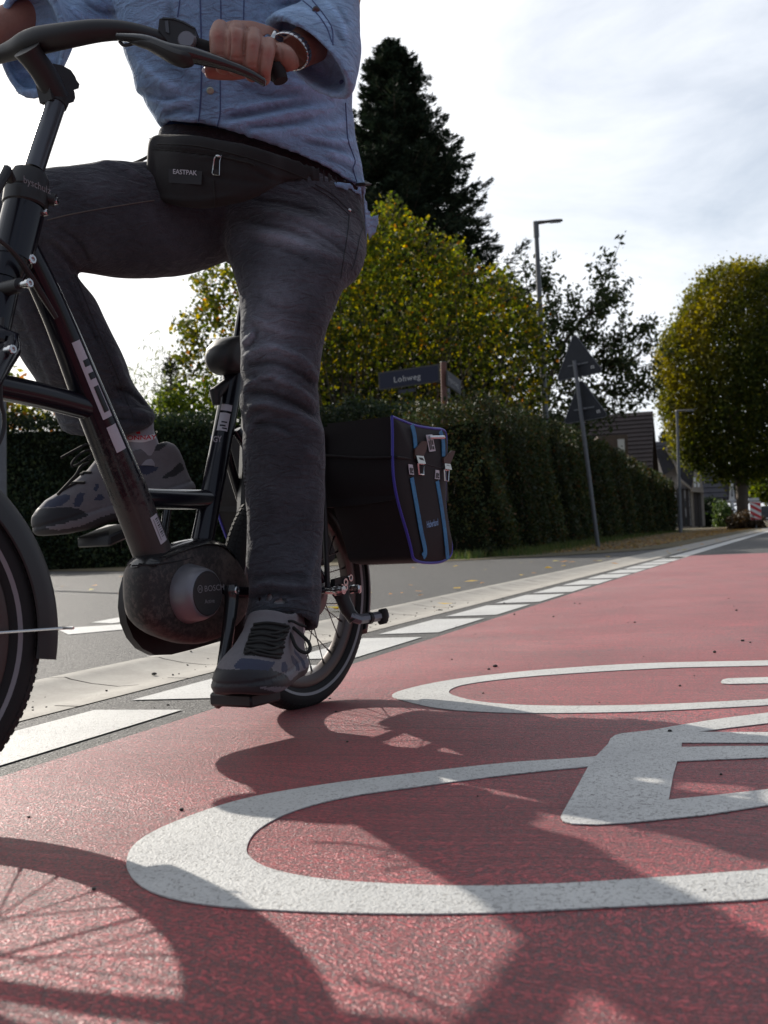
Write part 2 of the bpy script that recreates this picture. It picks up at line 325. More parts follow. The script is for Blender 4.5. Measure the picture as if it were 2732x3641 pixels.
# bicycle pictogram, outline drawn on the road
K = 1.6458
def dsp(p): return [gnd(x*K, y*K, .009) for x, y in p]
def crp(p): return [gnd(1300 + x/1.1592, 2000 + y/1.1592, .009) for x, y in p]
def ell(cx, cy, a, b, ang, n=96):
    ca, sa = math.cos(ang), math.sin(ang)
    return [np.array([cx + a*math.cos(q)*ca - b*math.sin(q)*sa, cy + a*math.cos(q)*sa + b*math.sin(q)*ca, .009]) for q in np.linspace(0, 2*math.pi, n, endpoint=False)]
def closed_ring(px_left, cen, semi, ang, n=120):
    """ring boundary: traced part where seen, ellipse beyond the picture"""
    pts = dsp(px_left); a0 = math.atan2(pts[0][1]-cen[1], pts[0][0]-cen[0]); a1 = math.atan2(pts[-1][1]-cen[1], pts[-1][0]-cen[0])
    return pts, a0, a1
def resamp(P, n):
    P = spline(np.array(P + [P[0]]), 600); d = np.r_[0, np.cumsum(np.linalg.norm(np.diff(P, axis=0), axis=1))]; q = np.linspace(0, d[-1], n, endpoint=False)
    return np.stack([np.interp(q, d, P[:, i]) for i in range(3)], -1)
def ring_mesh(b, outer, inner, c, n=160):
    """both loops sampled by direction from c"""
    def polar(P):
        P = spline(np.array(list(P) + [P[0]]), 1500); a = np.arctan2(P[:, 1]-c[1], P[:, 0]-c[0]); r = np.hypot(P[:, 0]-c[0], P[:, 1]-c[1]); o = np.argsort(a); return a[o], r[o]
    ao, ro = polar(outer); ai, ri = polar(inner); q = np.linspace(-math.pi, math.pi, n, endpoint=False)
    O = np.interp(q, ao, ro, period=2*math.pi); I = np.interp(q, ai, ri, period=2*math.pi)
    V = []; Fc = []
    for z in (.0045, .006):
        for R in (O, I): V += [(c[0] + r*math.cos(a), c[1] + r*math.sin(a), z) for a, r in zip(q, R)]
    for i in range(n):
        j = (i+1) % n; Fc += [(2*n+i, 2*n+j, 3*n+j, 3*n+i), (i, j, 2*n+j, 2*n+i), (n+i, 3*n+i, 3*n+j, n+j)]
    b.add(V, Fc)
pict = MB()
no = [(1660, 1935), (1400, 1948), (1200, 1958), (1000, 1966), (750, 1965), (560, 1957), (430, 1945), (340, 1925), (290, 1895), (273, 1855), (300, 1810), (390, 1765), (530, 1720), (700, 1690), (900, 1665), (1100, 1643), (1285, 1630)]
ni = [(1660, 1871), (1400, 1890), (1200, 1902), (1000, 1907), (800, 1900), (680, 1890), (590, 1872), (545, 1850), (533, 1825), (560, 1785), (640, 1745), (760, 1715), (900, 1695), (1050, 1675), (1180, 1660), (1290, 1649)]
fo = [(1660, 1520), (1400, 1533), (1200, 1537), (1060, 1535), (950, 1527), (870, 1510), (847, 1500), (870, 1488), (950, 1470), (1060, 1455), (1200, 1442), (1400, 1430), (1660, 1424)]
fi = [(1660, 1507), (1400, 1519), (1180, 1521), (1060, 1515), (1000, 1505), (970, 1492), (1000, 1477), (1100, 1463), (1250, 1451), (1450, 1440), (1660, 1435)]
def complete(px, c, a, b, ang, lo, hi):
    P = dsp(px); E = [e for e in ell(c[0], c[1], a, b, ang, 72)]
    P0, P1 = P[-1], P[0]; aa = lambda p: math.atan2(p[1]-c[1], p[0]-c[0])
    s, e = aa(P0), aa(P1)            # clockwise from end of traced part back to its start
    if e > s: e -= 2*math.pi
    mid = []
    for E_ in sorted(E, key=lambda p: -aa(p)):
        q = aa(E_)
        if e + .12 < q < s - .12: mid.append(E_)
    return P + mid
ring_mesh(pict, complete(no, (.266, 1.469), .618, .36, rad(9.4), 0, 0), complete(ni, (.301, 1.475), .506, .279, rad(10), 0, 0), (.28, 1.47))
ring_mesh(pict, complete(fo, (.632, 2.646), .629, .393, rad(4), 0, 0), complete(fi, (.66, 2.628), .537, .298, rad(0), 0, 0), (.62, 2.64))
def slab(b, P):
    P = [np.array([p[0], p[1], .0047]) for p in P]; bm = bmesh.new(); vs = [bm.verts.new(p) for p in P]; bm.faces.new(vs); bmesh.ops.triangulate(bm, faces=bm.faces)
    bm.verts.index_update(); n = len(P); tri = [tuple(v.index for v in f.verts) for f in bm.faces]; bm.free()
    V = P + [p + np.array([0, 0, .0014]) for p in P]; b.add(V, [tuple(i+n for i in t) for t in tri] + [(i, (i+1) % n, n+(i+1) % n, n+i) for i in range(n)])
slab(pict, crp([(940, 800), (1000, 740), (1010, 718), (1030, 704), (1060, 697), (1120, 690), (1180, 684), (1300, 662), (1480, 634), (1660, 612), (1900, 580), (1900, 622), (1660, 655), (1500, 674), (1370, 691), (1660, 692), (1900, 692), (1900, 738), (1660, 735), (1305, 735), (1300, 768), (1450, 758), (1660, 750), (1900, 742), (1900, 790), (1660, 795), (1450, 803), (1285, 811), (1268, 870), (1250, 968), (1400, 954), (1660, 925), (1900, 895), (1900, 955), (1660, 990), (1400, 1030), (1100, 1060), (950, 1070), (850, 1066), (815, 1056), (804, 1040), (812, 1022), (870, 920), (915, 838)]))
slab(pict, crp([(1465, 487), (1472, 478), (1495, 472), (1660, 467), (1900, 464), (1900, 490), (1660, 492), (1500, 495), (1472, 493)]))
o = pict.build('bicycle_pictogram', 'marking_paint', smooth=False); o['kind'] = 'structure'
# far kerb and pavement on the other side
k = MB(); k.prism([RW(-12, 6.5, -.05), RW(400, 6.5, -.05), RW(400, 6.65, -.05), RW(-12, 6.65, -.05)], (0, 0, .16)); o = k.build('kerb', 'concrete', smooth=False); o['kind'] = 'structure'
sheet('pavement', [(-12, 6.655), (400, 6.655), (400, 9), (-12, 9)], .1, 'asphalt')
# verge along the road with earth, beyond the side street
ground_mat('verge_soil', ((.06, .055, .03), (.16, .12, .06)), (1.6, 30, 50), rough=(.8, 1), bump=1, dist=.01, stain=(.7, .6, (.05, .06, .02)))
vb = sheet('verge', [(18.25, -2.127)] + [(t + .05, v - .02) for t, v in arc[1:]] + [(14.55, -9), (19.55, -16), (31, -45), (60, -120), (400, -120), (400, -2.127)], .008, 'verge_soil')
# fallen leaves and grit
mat('fallen_leaf', (1, 1, 1), .7, vcol=True, trans=.3)
mat('grit', (.03, .028, .027), .9)
def flat_leaves(name, pts, size, cols, label=None):
    n = len(pts); P = np.array(pts); a = rng.uniform(0, 2*np.pi, n); s = size*rng.uniform(.5, 1.3, n); tl = rng.uniform(-.5, .5, (n, 4))*s[:, None]
    V = np.zeros((n, 4, 3))
    for j, (dx, dy) in enumerate(((1, 0), (.1, .55), (-1, 0), (.1, -.55))):
        V[:, j, 0] = P[:, 0] + s*(dx*np.cos(a) - dy*np.sin(a)); V[:, j, 1] = P[:, 1] + s*(dx*np.sin(a) + dy*np.cos(a)); V[:, j, 2] = P[:, 2] + .006 + np.abs(tl[:, j])*.7
    C = np.repeat(cols, 4, 0)
    me = fast_mesh(name, V.reshape(-1, 3), np.arange(4*n).reshape(n, 4), 'fallen_leaf', C)
    o = link(bpy.data.objects.new(name, me)); o['kind'] = 'stuff'; return o
pts = []; 
while len(pts) < 14000:
    t = rng.uniform(13.8, 70); v = -2.6 - abs(rng.normal(0, 1.4))
    if v < -6.5 or (t < 18.5 and v > -2.12 - (18.2 - t)*1.05): continue
    pts.append(RW(t, v, .01))
pal = np.array([(.34, .17, .04), (.22, .10, .03), (.40, .25, .06), (.15, .08, .03), (.28, .20, .05)])
o = flat_leaves('leaf_litter', pts, .035, pal[rng.integers(0, 5, len(pts))]*rng.uniform(.6, 1.2, (len(pts), 1))); tag(o, 'brown and orange fallen leaves along the foot of the hedge', 'leaf litter')
pts = [RW(rng.uniform(5, 14), -2.2 - rng.uniform(0, 1)**2*7, .003) for _ in range(60)] + [RW(5.5, -1.85, -.012), RW(5.75, -1.88, -.012), RW(11.3, -1.9, -.01)] + [RW(rng.uniform(14, 45), rng.uniform(-2.1, -1.6), .0) for _ in range(40)]
o = flat_leaves('scattered_leaves', pts, .045, np.array([(.5, .33, .05), (.45, .2, .04), (.5, .42, .1)])[rng.integers(0, 3, len(pts))]); tag(o, 'scattered yellow leaves lying on the side street and gutter', 'fallen leaves')
gr = MB()
for _ in range(260):
    t = rng.uniform(1.0, 6); v = rng.uniform(-2.1, 1.2) if rng.random() < .45 else rng.uniform(-2.0, -1.7)
    r = abs(rng.normal(0, .0022)) + .001; c = RW(t, v, (.004 if v > -1.3 else (-.018 if -2 < v < -1.75 else 0)) + r*.5)
    gr.ball(c, (r*rng.uniform(.7, 1.5), 0, 0), (0, r, 0), (0, 0, r*.7), 6, 4)
o = gr.build('grit', 'grit', smooth=False); tag(o, 'small dark grit scattered over gutter and red surface', 'grit', kind='stuff')
# ------------------------------------------------------------------ plants
mat('leaf', (1, 1, 1), .62, spec=.2, vcol=True, trans=.48)
mat('leaf_dark', (1, 1, 1), .6, spec=.2, vcol=True, trans=.22)
mat('needles', (1, 1, 1), .75, spec=.1, vcol=True, trans=.08)
mat('bark', (.11, .085, .065), .9, bump=.8, var=.5, noise_scale=30, bump_dist=.02)
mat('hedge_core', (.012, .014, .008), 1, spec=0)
def leaves(P, size, cols, aspect=.55, nrm=None, droop=0):
    """kite shaped leaves, random tilt; returns V, F, C"""
    n = len(P); d = rng.normal(size=(n, 3)); 
    if nrm is not None: d = d*.9 + nrm
    d[:, 2] -= droop; d /= np.linalg.norm(d, axis=1)[:, None]
    e = rng.normal(size=(n, 3)); e -= d*(e*d).sum(1)[:, None]; e /= np.linalg.norm(e, axis=1)[:, None]; g = np.cross(d, e)
    s = (size*rng.uniform(.55, 1.35, n))[:, None]
    V = np.stack([P - s*d*.5, P + s*aspect*.5*e + s*d*.05 + s*.12*g, P + s*d*.6, P - s*aspect*.5*e + s*d*.05 + s*.12*g], 1)
    return V.reshape(-1, 3), np.arange(4*n).reshape(n, 4), np.repeat(cols, 4, 0)
def palette(n, cols, wts, jit=.25):
    c = np.array(cols)[rng.choice(len(cols), n, p=np.array(wts)/sum(wts))]; return c*rng.uniform(1-jit, 1+jit, (n, 1))
def foliage(name, V, Fq, C, m, parent, ): return link(bpy.data.objects.new(name, fast_mesh(name, V, Fq, m, C)), parent)
def inside(x, y, poly):
    p = np.array(poly, float); c = np.zeros(len(x), bool); j = len(p)-1
    for i in range(len(p)):
        xi, yi = p[i]; xj, yj = p[j]
        c ^= ((yi > y) != (yj > y)) & (x < (xj-xi)*(y-yi)/(yj-yi+1e-9) + xi); j = i
    return c
def edge_dist(x, y, poly):
    p = np.array(poly, float); best = np.full(len(x), 1e9)
    for i in range(len(p)):
        a, b = p[i-1], p[i]; ab = b-a; t = np.clip(((x-a[0])*ab[0] + (y-a[1])*ab[1])/(ab@ab+1e-9), 0, 1)
        best = np.minimum(best, np.hypot(x-a[0]-t*ab[0], y-a[1]-t*ab[1]))
    return best
def crown(poly, Z, T, nclump, per, spread, ragged=0, seed=1):
    """leaf positions filling a rounded volume whose side view is the outline"""
    r = np.random.default_rng(seed); p = np.array(poly, float); lo, hi = p.min(0), p.max(0); px = F0/Z; out = []
    while sum(len(o) for o in out) < nclump:
        x = r.uniform(lo[0], hi[0], 4000); y = r.uniform(lo[1], hi[1], 4000); k = inside(x, y, poly); x, y = x[k], y[k]
        e = edge_dist(x, y, poly); w_ = np.sqrt(np.clip(e/(.45*min(hi-lo)), 0, 1)); dy = T*w_*np.sign(r.uniform(-1, 1, len(x)))*r.uniform(.0, 1, len(x))**.4
        out.append(np.stack([x, y, dy], 1))
    Q = np.concatenate(out)[:nclump]; Cn = np.array([atY(a, b, Z + c) for a, b, c in Q])
    P = np.repeat(Cn, per, 0) + r.normal(size=(nclump*per, 3))*spread*r.uniform(.5, 1.4, (nclump*per, 1)); return P, np.repeat(np.arange(nclump), per)
def branch(b, pts, r0, r1, seg=6, n=10):
    P = spline(pts, n); b.tube(P, list(np.linspace(r0, r1, n)), seg); return P

# -- long clipped hedge beside the road, and the hedge across the side street
def hedge(name, label, path, hts, thick, n, size, cols, wts, seed, group=None, back=True):
    r = np.random.default_rng(seed); path = np.array(path); seg = np.diff(path, axis=0); Ls = np.hypot(seg[:, 0], seg[:, 1]); cum = np.r_[0, np.cumsum(Ls)]
    root = empty(name, (path[0][0], path[0][1], 0), label, 'hedge', group)
    nr = np.stack([seg[:, 1], -seg[:, 0]], 1)/Ls[:, None]          # outward = right of the path direction
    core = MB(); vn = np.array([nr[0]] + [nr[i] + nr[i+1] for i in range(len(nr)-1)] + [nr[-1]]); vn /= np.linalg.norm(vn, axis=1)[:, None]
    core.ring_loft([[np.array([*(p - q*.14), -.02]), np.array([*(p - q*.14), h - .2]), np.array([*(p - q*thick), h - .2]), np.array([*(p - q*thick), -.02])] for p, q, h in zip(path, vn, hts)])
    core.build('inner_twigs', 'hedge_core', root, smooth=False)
    # more leaves where the hedge is near the viewer
    u = r.uniform(0, cum[-1], n*6); X = np.stack([np.interp(u, cum, path[:, 0]), np.interp(u, cum, path[:, 1])], 1); dd = np.hypot(X[:, 0], X[:, 1])
    keep = r.random(len(u)) < (dd.min()/dd)**1.3; u = u[keep][:n]; X = X[keep][:n]; m = len(u)
    i = np.clip(np.searchsorted(cum, u) - 1, 0, len(seg)-1); q = nr[i]; hh = np.interp(u, cum, hts)
    top = r.random(m) < .22; back_ = (~top) & (r.random(m) < .12)
    lump = .10*np.sin(u*1.7 + 1.3*np.sin(u*.6)) + .06*np.sin(u*4.1 + X[:, 0])
    z = np.where(top, hh + lump + r.normal(0, .09, m), r.random(m)**.9*hh*1.02)
    bul = .10*np.sin(z*3.1 + u*2.2) + .06*np.sin(z*7 + u*5.3) + r.normal(0, .045, m)
    d = np.where(top, -r.random(m)*thick, bul); d = np.where(back_, -thick, d)
    P = np.stack([X[:, 0] + q[:, 0]*d, X[:, 1] + q[:, 1]*d, np.clip(z, .02, None)], 1)
    sz = size*np.clip((np.hypot(P[:, 0], P[:, 1])/16)**.8, 1, 4)
    C = palette(m, cols, wts, .35)*(1 + .25*np.sin(u*1.1 + z*2))[:, None]
    V, Fq, C = leaves(P, sz, C, .6)
    foliage('foliage', V, Fq, C, 'leaf_dark', root)
    tw = MB()
    for _ in range(60):
        k = r.integers(0, m); p = P[k] + 0; tw.tube([p - np.array([0, 0, .25]), p + np.array([r.normal(0, .04), r.normal(0, .04), .12 + .2*r.random()])], [.004, .002], 4)
    tw.build('twigs', 'bark', root)['kind'] = 'stuff'; return root
c1 = [(.028, .042, .014), (.05, .058, .018), (.085, .075, .02), (.10, .05, .02), (.04, .06, .03)]
Pa = [atY(1480, 1900, 20.5)[:2], atY(1500, 1900, 16.8)[:2], atY(1735, 1900, 16.4)[:2], atY(1868, 1900, 19.2)[:2], atY(2000, 1900, 24.)[:2], atY(2123, 1900, 29.5)[:2], atY(2250, 1900, 39)[:2], atY(2402, 1860, 55)[:2]]
hedge('clipped_hedge', 'long tall clipped hedge with brownish leaves running along the road verge', Pa, [2.1, 2.15, 2.2, 2.35, 2.55, 2.65, 2.7, 2.3], 1.3, 80000, .05, c1, [5, 4, 2, 1, 3], 3)
c2 = [(.02, .035, .016), (.035, .05, .02), (.06, .075, .03), (.03, .05, .035)]
Pb = [atY(-500, 1900, 24.5)[:2], atY(200, 1900, 22.9)[:2], atY(700, 1900, 22.3)[:2], atY(1130, 1900, 21.6)[:2], atY(1590, 1900, 20.8)[:2]]
hedge('evergreen_hedge', 'dark green hedge across the side street behind the bicycle', Pb, [3.2, 3.05, 2.95, 2.85, 2.75], 1.3, 52000, .055, c2, [4, 4, 2, 3], 4)

# -- hazel: stems fanning from the ground and yellowing leaves
root = empty('hazel_bush', (*atY(1150, 1900, 25.5)[:2], 0), 'big yellow-green autumn hazel bush rising above the hedge behind the rider', 'bush')
hz = [(640, 1500), (600, 1400), (650, 1330), (620, 1270), (660, 1200), (640, 1150), (700, 1100), (740, 1080), (690, 1000), (720, 960), (800, 960), (850, 920), (950, 900), (1050, 850), (1150, 820), (1290, 830), (1340, 770), (1390, 720), (1420, 740), (1460, 800), (1500, 820), (1560, 870), (1640, 880), (1690, 960), (1780, 980), (1830, 1050), (1890, 1080), (1920, 1180), (1960, 1260), (1950, 1400), (1900, 1500)]
st = MB(); r = np.random.default_rng(21); tips = []
for k in range(80):
    bx = r.uniform(1000, 1750); base = atY(bx, 1960, 25.5 + r.uniform(-.8, .8)); base[2] = 0
    tx = bx + r.normal(0, 180) + (bx-1250)*.25; ty = r.uniform(820, 1250)
    if not inside(np.array([tx]), np.array([ty]), hz)[0]: ty = 1250; tx = np.clip(tx, 700, 1880)
    tip = atY(tx, ty, 25.5 + r.uniform(-1.4, 1.4)); mid = base*.45 + tip*.55; mid[:2] = base[:2]*.62 + tip[:2]*.38
    P = branch(st, [base, mid, tip], .034, .006, 5, 8); tips.append(P)
for a in ([(1000, 1500), (860, 1240), (690, 1150), (640, 1150)], [(980, 1400), (860, 1100), (760, 980)], [(1000, 1450), (820, 1350), (660, 1280)], [(900, 1300), (800, 1210), (700, 1210)], [(900, 1080), (800, 1000), (730, 950)]):
    tips.append(branch(st, [atY(x, y, 25.2) for x, y in a], .02, .005, 5, 8))
st.build('stem', 'bark', root)
P, cid = crown(hz, 25.5, 1.5, 3400, 9, .13, seed=5); low_ = proj(P)[:, 1]; k_ = r.random(len(P)) > np.clip((low_-1150)/420, 0, .62); P, cid = P[k_], cid[k_]
prj = proj(P); k = ~((prj[:, 0] < 900) & (r.random(len(P)) < .35)); P, cid = P[k], cid[k]
# twigs with leaves set along them for the ragged outline
tw = MB(); ex = []
for _ in range(230):
    i = r.integers(0, len(hz)); a, b_ = np.array(hz[i-1]), np.array(hz[i]); p = a + (b_-a)*r.random()
    c = np.array([1250, 1300]); dr = (p-c)/np.linalg.norm(p-c); q0 = p - dr*50; q1 = p + dr*r.uniform(-10, 34) + np.array([0, -12]); Z = 25.5 + r.uniform(-1, 1)
    A, B_ = atY(*q0, Z), atY(*q1, Z); tw.tube([A, B_], [.008, .003], 4)
    for s in np.linspace(0, 1, 9): ex.append(A + (B_-A)*s + r.normal(size=3)*.05)
tw.build('twigs', 'bark', root)['kind'] = 'stuff'; P = np.vstack([P, ex])
hcol = [(.07, .09, .015), (.11, .125, .02), (.20, .18, .025), (.33, .25, .03), (.36, .15, .03), (.04, .06, .014)]
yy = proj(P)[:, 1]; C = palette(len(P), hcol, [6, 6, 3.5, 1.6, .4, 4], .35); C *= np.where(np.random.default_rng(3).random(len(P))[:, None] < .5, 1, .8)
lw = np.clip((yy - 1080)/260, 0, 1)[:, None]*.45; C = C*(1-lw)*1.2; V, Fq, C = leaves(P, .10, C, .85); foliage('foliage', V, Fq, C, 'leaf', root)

# -- tall dark conifer behind
def conifer(name, label, cx, ytop, Z, prof, nb, seed, col, ndl=.26, group=None, den=22):
    r = np.random.default_rng(seed); c = atY(cx + .0454*(1880-ytop), 1880, Z); zt = atY(cx, ytop, Z)[2]; base = np.array([c[0], Z, 0.])
    root = empty(name, base, label, 'conifer', group)
    t = MB(); t.tube([base, base + (0, 0, zt*.5), base + (0, 0, zt*.98)], [.02*zt, .012*zt, .01], 8)
    cx0 = cx; zs = [atY(cx, y, Z)[2] for y, _ in prof][::-1]; rs = [q*Z/F0 for _, q in prof][::-1]; Pn = []; Dn = []
    for i in range(nb):
        h = zt*(1 - (i+.5)/nb)**.75 if False else r.uniform(.04, 1)**.8*zt; R = np.interp(h, zs, rs)*r.uniform(.65, 1.12)*(1.3 if r.random() < .12 else 1); az = r.uniform(0, 2*np.pi); e = np.array([math.cos(az), math.sin(az), 0])
        p0 = base + (0, 0, h); p1 = p0 + e*R*.55 + (0, 0, .02*R); p2 = p0 + e*R + (0, 0, r.uniform(-.12, .4)*R + .05)
        P = spline([p0, p1, p2], 8); t.tube(P, list(np.linspace(.03 + .01*R, .005, 8)), 4)
        m = int(den*(.4 + R)); s = r.random(m)**.6; idx = s*7; a = P[np.clip(idx.astype(int), 0, 6)]; b_ = P[np.clip(idx.astype(int)+1, 0, 7)]; q = a + (b_-a)*(idx % 1)[:, None]
        lat = np.cross(e, (0, 0, 1)); wd = (.10 + .30*R*(1-s)*s*2.2)*r.normal(size=m)*.6
        q = q + wd[:, None]*lat + np.stack([0*s, 0*s, -np.abs(wd)*.25 + r.normal(0, .05, m)], 1); Pn.append(q)
        D = e*1.0 + lat*np.sign(wd)[:, None]*.8 + r.normal(size=(m, 3))*.45; D[:, 2] += .05 + (s > .85)*.5; Dn.append(D)
    t.build('trunk', 'bark', root); P = np.vstack(Pn); D = np.vstack(Dn); D /= np.linalg.norm(D, axis=1)[:, None]
    s = (ndl*r.uniform(.5, 1.3, len(P)))[:, None]; e = np.cross(D, r.normal(size=D.shape)); e /= np.linalg.norm(e, axis=1)[:, None]
    V = np.stack([P - s*D*.5, P + s*.13*e, P + s*D*.6, P - s*.13*e], 1).reshape(-1, 3)
    C = palette(len(P), col, [3, 3, 1.5], .3); foliage('foliage', V, np.arange(len(V)).reshape(-1, 4), np.repeat(C, 4, 0), 'needles', root)
    return root
dk = [(.018, .030, .020), (.03, .046, .028), (.055, .07, .04)]
conifer('spruce_tree', 'tall dark conifer towering behind the hazel bush', 1390, 150, 40, [(150, 14), (200, 60), (260, 105), (400, 120), (480, 175), (600, 260), (750, 310), (900, 340), (1000, 380), (1250, 460), (1700, 480)], 1100, 11, dk, .20, den=95)
conifer('small_conifer', 'small pointed conifer above the dark hedge, seen beside the lower leg', 600, 1262, 24.5, [(1262, 6), (1330, 28), (1400, 55), (1500, 75), (1800, 90)], 150, 12, [(.03, .045, .02), (.06, .08, .03), (.10, .12, .04)], .10, den=42)
conifer('distant_conifer', 'tiny dark conifer top above the far roofs', 2364, 1535, 110, [(1535, 3), (1560, 16), (1590, 22), (1640, 26), (1800, 30)], 200, 13, dk, .5, den=14)

# -- whippy bamboo-like plant left of the small conifer
root = empty('slender_shrub', (*atY(520, 1900, 23.6)[:2], 0), 'slender shrub with narrow drooping leaves against the bright sky', 'shrub'); b = MB(); Pn = []
for (x0, x1, yt) in ((520, 560, 1195), (520, 510, 1230), (530, 470, 1290), (525, 620, 1330), (530, 560, 1280), (500, 500, 1330), (540, 585, 1250), (520, 440, 1310)):
    P = branch(b, [atY(x0, 1960, 23.6)*[1, 1, 0], atY((x0+x1)/2, 1500, 23.6), atY(x1, yt, 23.6)], .008, .003, 4, 12)
    for q in P[6:]:
        for _ in range(9): Pn.append(q + r.normal(size=3)*.09)
b.build('stem', 'bark', root); Pn = np.array(Pn)
V, Fq, C = leaves(Pn, .15, palette(len(Pn), [(.07, .10, .03), (.14, .16, .04)], [1, 1]), .16, droop=.6); foliage('foliage', V, Fq, C, 'leaf', root)
root = empty('laurel_bush', (*atY(640, 1900, 23.9)[:2], 0), 'light green leafy bush between the lower leg and the seat tube', 'bush')
P, _ = crown([(470, 1500), (520, 1440), (580, 1400), (660, 1390), (760, 1350), (800, 1400), (860, 1500), (860, 1560), (470, 1560)], 23.9, .6, 420, 8, .10, seed=8)
P = P[P[:, 2] > .3]; V, Fq, C = leaves(P, .11, palette(len(P), [(.10, .14, .02), (.22, .26, .04), (.05, .08, .02)], [3, 2, 2]), .5, droop=.5); foliage('foliage', V, Fq, C, 'leaf', root)
b = MB(); b.tube([atY(640, 1900, 23.9)*[1, 1, 0], atY(650, 1450, 23.9)], [.03, .01], 6); b.build('stem', 'bark', root)
root = empty('garden_shrub', (*atY(40, 1900, 23.9)[:2], 0), 'shrub with orange and yellow leaves at the left picture edge', 'bush')
P, _ = crown([(-250, 1300), (-60, 1290), (30, 1300), (60, 1360), (110, 1420), (300, 1430), (330, 1520), (-250, 1560)], 23.9, .5, 300, 8, .12, seed=9)
V, Fq, C = leaves(P, .12, palette(len(P), [(.10, .12, .02), (.30, .27, .04), (.42, .16, .03)], [4, 2, 1]), .7); foliage('foliage', V, Fq, C, 'leaf', root)
b = MB(); b.tube([atY(20, 1900, 23.9)*[1, 1, 0], atY(30, 1350, 23.9)], [.03, .01], 6); b.build('stem', 'bark', root)

# -- sparse fruit tree with long shoots
root = empty('apple_tree', (*atY(1930, 1900, 31)[:2], 0), 'sparse dark leaved fruit tree with long shoots beside the two triangular signs', 'tree'); b = MB(); Pn = []
r = np.random.default_rng(31)
LB = [[(1930, 1950), (1935, 1500), (1990, 1250), (2090, 1120), (2150, 1010), (2185, 915)], [(1990, 1280), (2080, 1200), (2130, 1130), (2140, 1060), (2135, 945)], [(1935, 1500), (2040, 1330), (2150, 1240), (2210, 1180), (2225, 1075)],
      [(2100, 1280), (2200, 1230), (2280, 1180), (2320, 1150)], [(2050, 1330), (2160, 1310), (2250, 1270), (2330, 1210)], [(2000, 1400), (2140, 1370), (2240, 1360), (2325, 1300)], [(2100, 1375), (2200, 1400), (2280, 1385), (2330, 1375)],
      [(1935, 1450), (1925, 1250), (1890, 1120), (1860, 930)], [(1935, 1400), (1950, 1200), (1965, 1130), (1975, 1050)], [(1940, 1420), (2000, 1200), (2040, 1130), (2040, 1050)], [(1925, 1300), (1880, 1180), (1850, 1080), (1820, 1030)],
      [(2000, 1450), (2080, 1450), (2170, 1460), (2270, 1440)], [(2090, 1120), (2160, 1080), (2200, 1040)], [(1990, 1250), (1960, 1100), (1940, 1000), (1925, 960)], [(2050, 1330), (2060, 1240), (2110, 1180)], [(2130, 1310), (2180, 1290), (2230, 1330)]]
for i, a in enumerate(LB):
    Z = 31 + r.uniform(-1.2, 1.2) if i else 31; pts = [atY(x, y, 31 + (Z-31)*j/len(a)) for j, (x, y) in enumerate(a)]
    if i == 0: pts[0][2] = 0
    P = branch(b, pts, .09 if i == 0 else .03, .006, 6, 24)
    for j in range(4 if i else 10, 24):
        for _ in range(13): Pn.append(P[j] + r.normal(size=3)*(.14 if i else .17))
        if r.random() < .55:
            q = P[j] + r.normal(size=3)*[.25, .25, .2] + [0, 0, .12]; b.tube([P[j], q], [.008, .003], 4)
            for _ in range(12): Pn.append(q + r.normal(size=3)*.11)
b.build('trunk', 'bark', root); P2, _ = crown([(1850, 1500), (1840, 1250), (1900, 1150), (1990, 1220), (2080, 1330), (2150, 1420), (2180, 1520), (1900, 1560)], 31, 1., 260, 8, .17, seed=14)
Pn = np.vstack([np.array(Pn), P2]); V, Fq, C = leaves(Pn, .15, palette(len(Pn), [(.035, .05, .018), (.06, .08, .03), (.12, .12, .04)], [4, 3, 1]), .5); foliage('foliage', V, Fq, C, 'leaf_dark', root)

# -- columnar hornbeam on its island, and the next street tree
def street_tree(label, cx, Z, ybase, poly, wr, seed, nc, cols, wts, leaf, gold=True):
    c = atY(cx, ybase, Z); base = np.array([c[0], Z, 0.]); root = empty('hornbeam_tree', base, label, 'tree', 'street trees with dense egg-shaped crowns')
    t = MB(); zc = atY(cx, min(y for _, y in poly), Z)[2]; rr = np.random.default_rng(seed)
    t.tube([base, base + (0, 0, .2), base + (0.02, 0, zc*.28), base + (0, 0, zc*.6)], [wr*1.3, wr, wr*.9, wr*.4], 12)
    for k in range(16):
        a = rr.uniform(0, 6.28); R = zc*.22*rr.uniform(.4, 1); t.tube(spline([base + (0, 0, zc*rr.uniform(.22, .4)), base + (R*.6*math.cos(a), R*.6*math.sin(a), zc*.5), base + (R*math.cos(a), R*math.sin(a), zc*rr.uniform(.7, .9))], 6), list(np.linspace(wr*.3, .02, 6)), 5)
    t.build('trunk', 'bark', root); lo = min(x for x, _ in poly); hi = max(x for x, _ in poly)
    P, cid = crown(poly, Z, (hi-lo)/2*Z/F0, nc, 10, .17, seed=seed); st_ = np.repeat(rr.uniform(.6, 1.25, nc), 10)
    P[:, 2] += rr.normal(0, .18, len(P)); C = palette(len(P), cols, wts, .25)*st_[:len(P), None]
    if gold:
        pr = proj(P); g = np.clip((cx - 20 - pr[:, 0])/260 + (1350 - pr[:, 1])/500, 0, 1)*rr.uniform(.3, 1.2, len(P)); g = np.clip(g*np.where(np.sin(pr[:, 0]*.03 + np.sin(pr[:, 1]*.012)*3) > -.2, 1, .35), 0, 1)[:, None]
        g = g*.9; C = C*(1-g) + g*np.array([(.29, .235, .03)])*rr.uniform(.5, 1.15, (len(P), 1))
    V, Fq, C = leaves(P, leaf, C, .7); foliage('foliage', V, Fq, C, 'leaf', root); return root
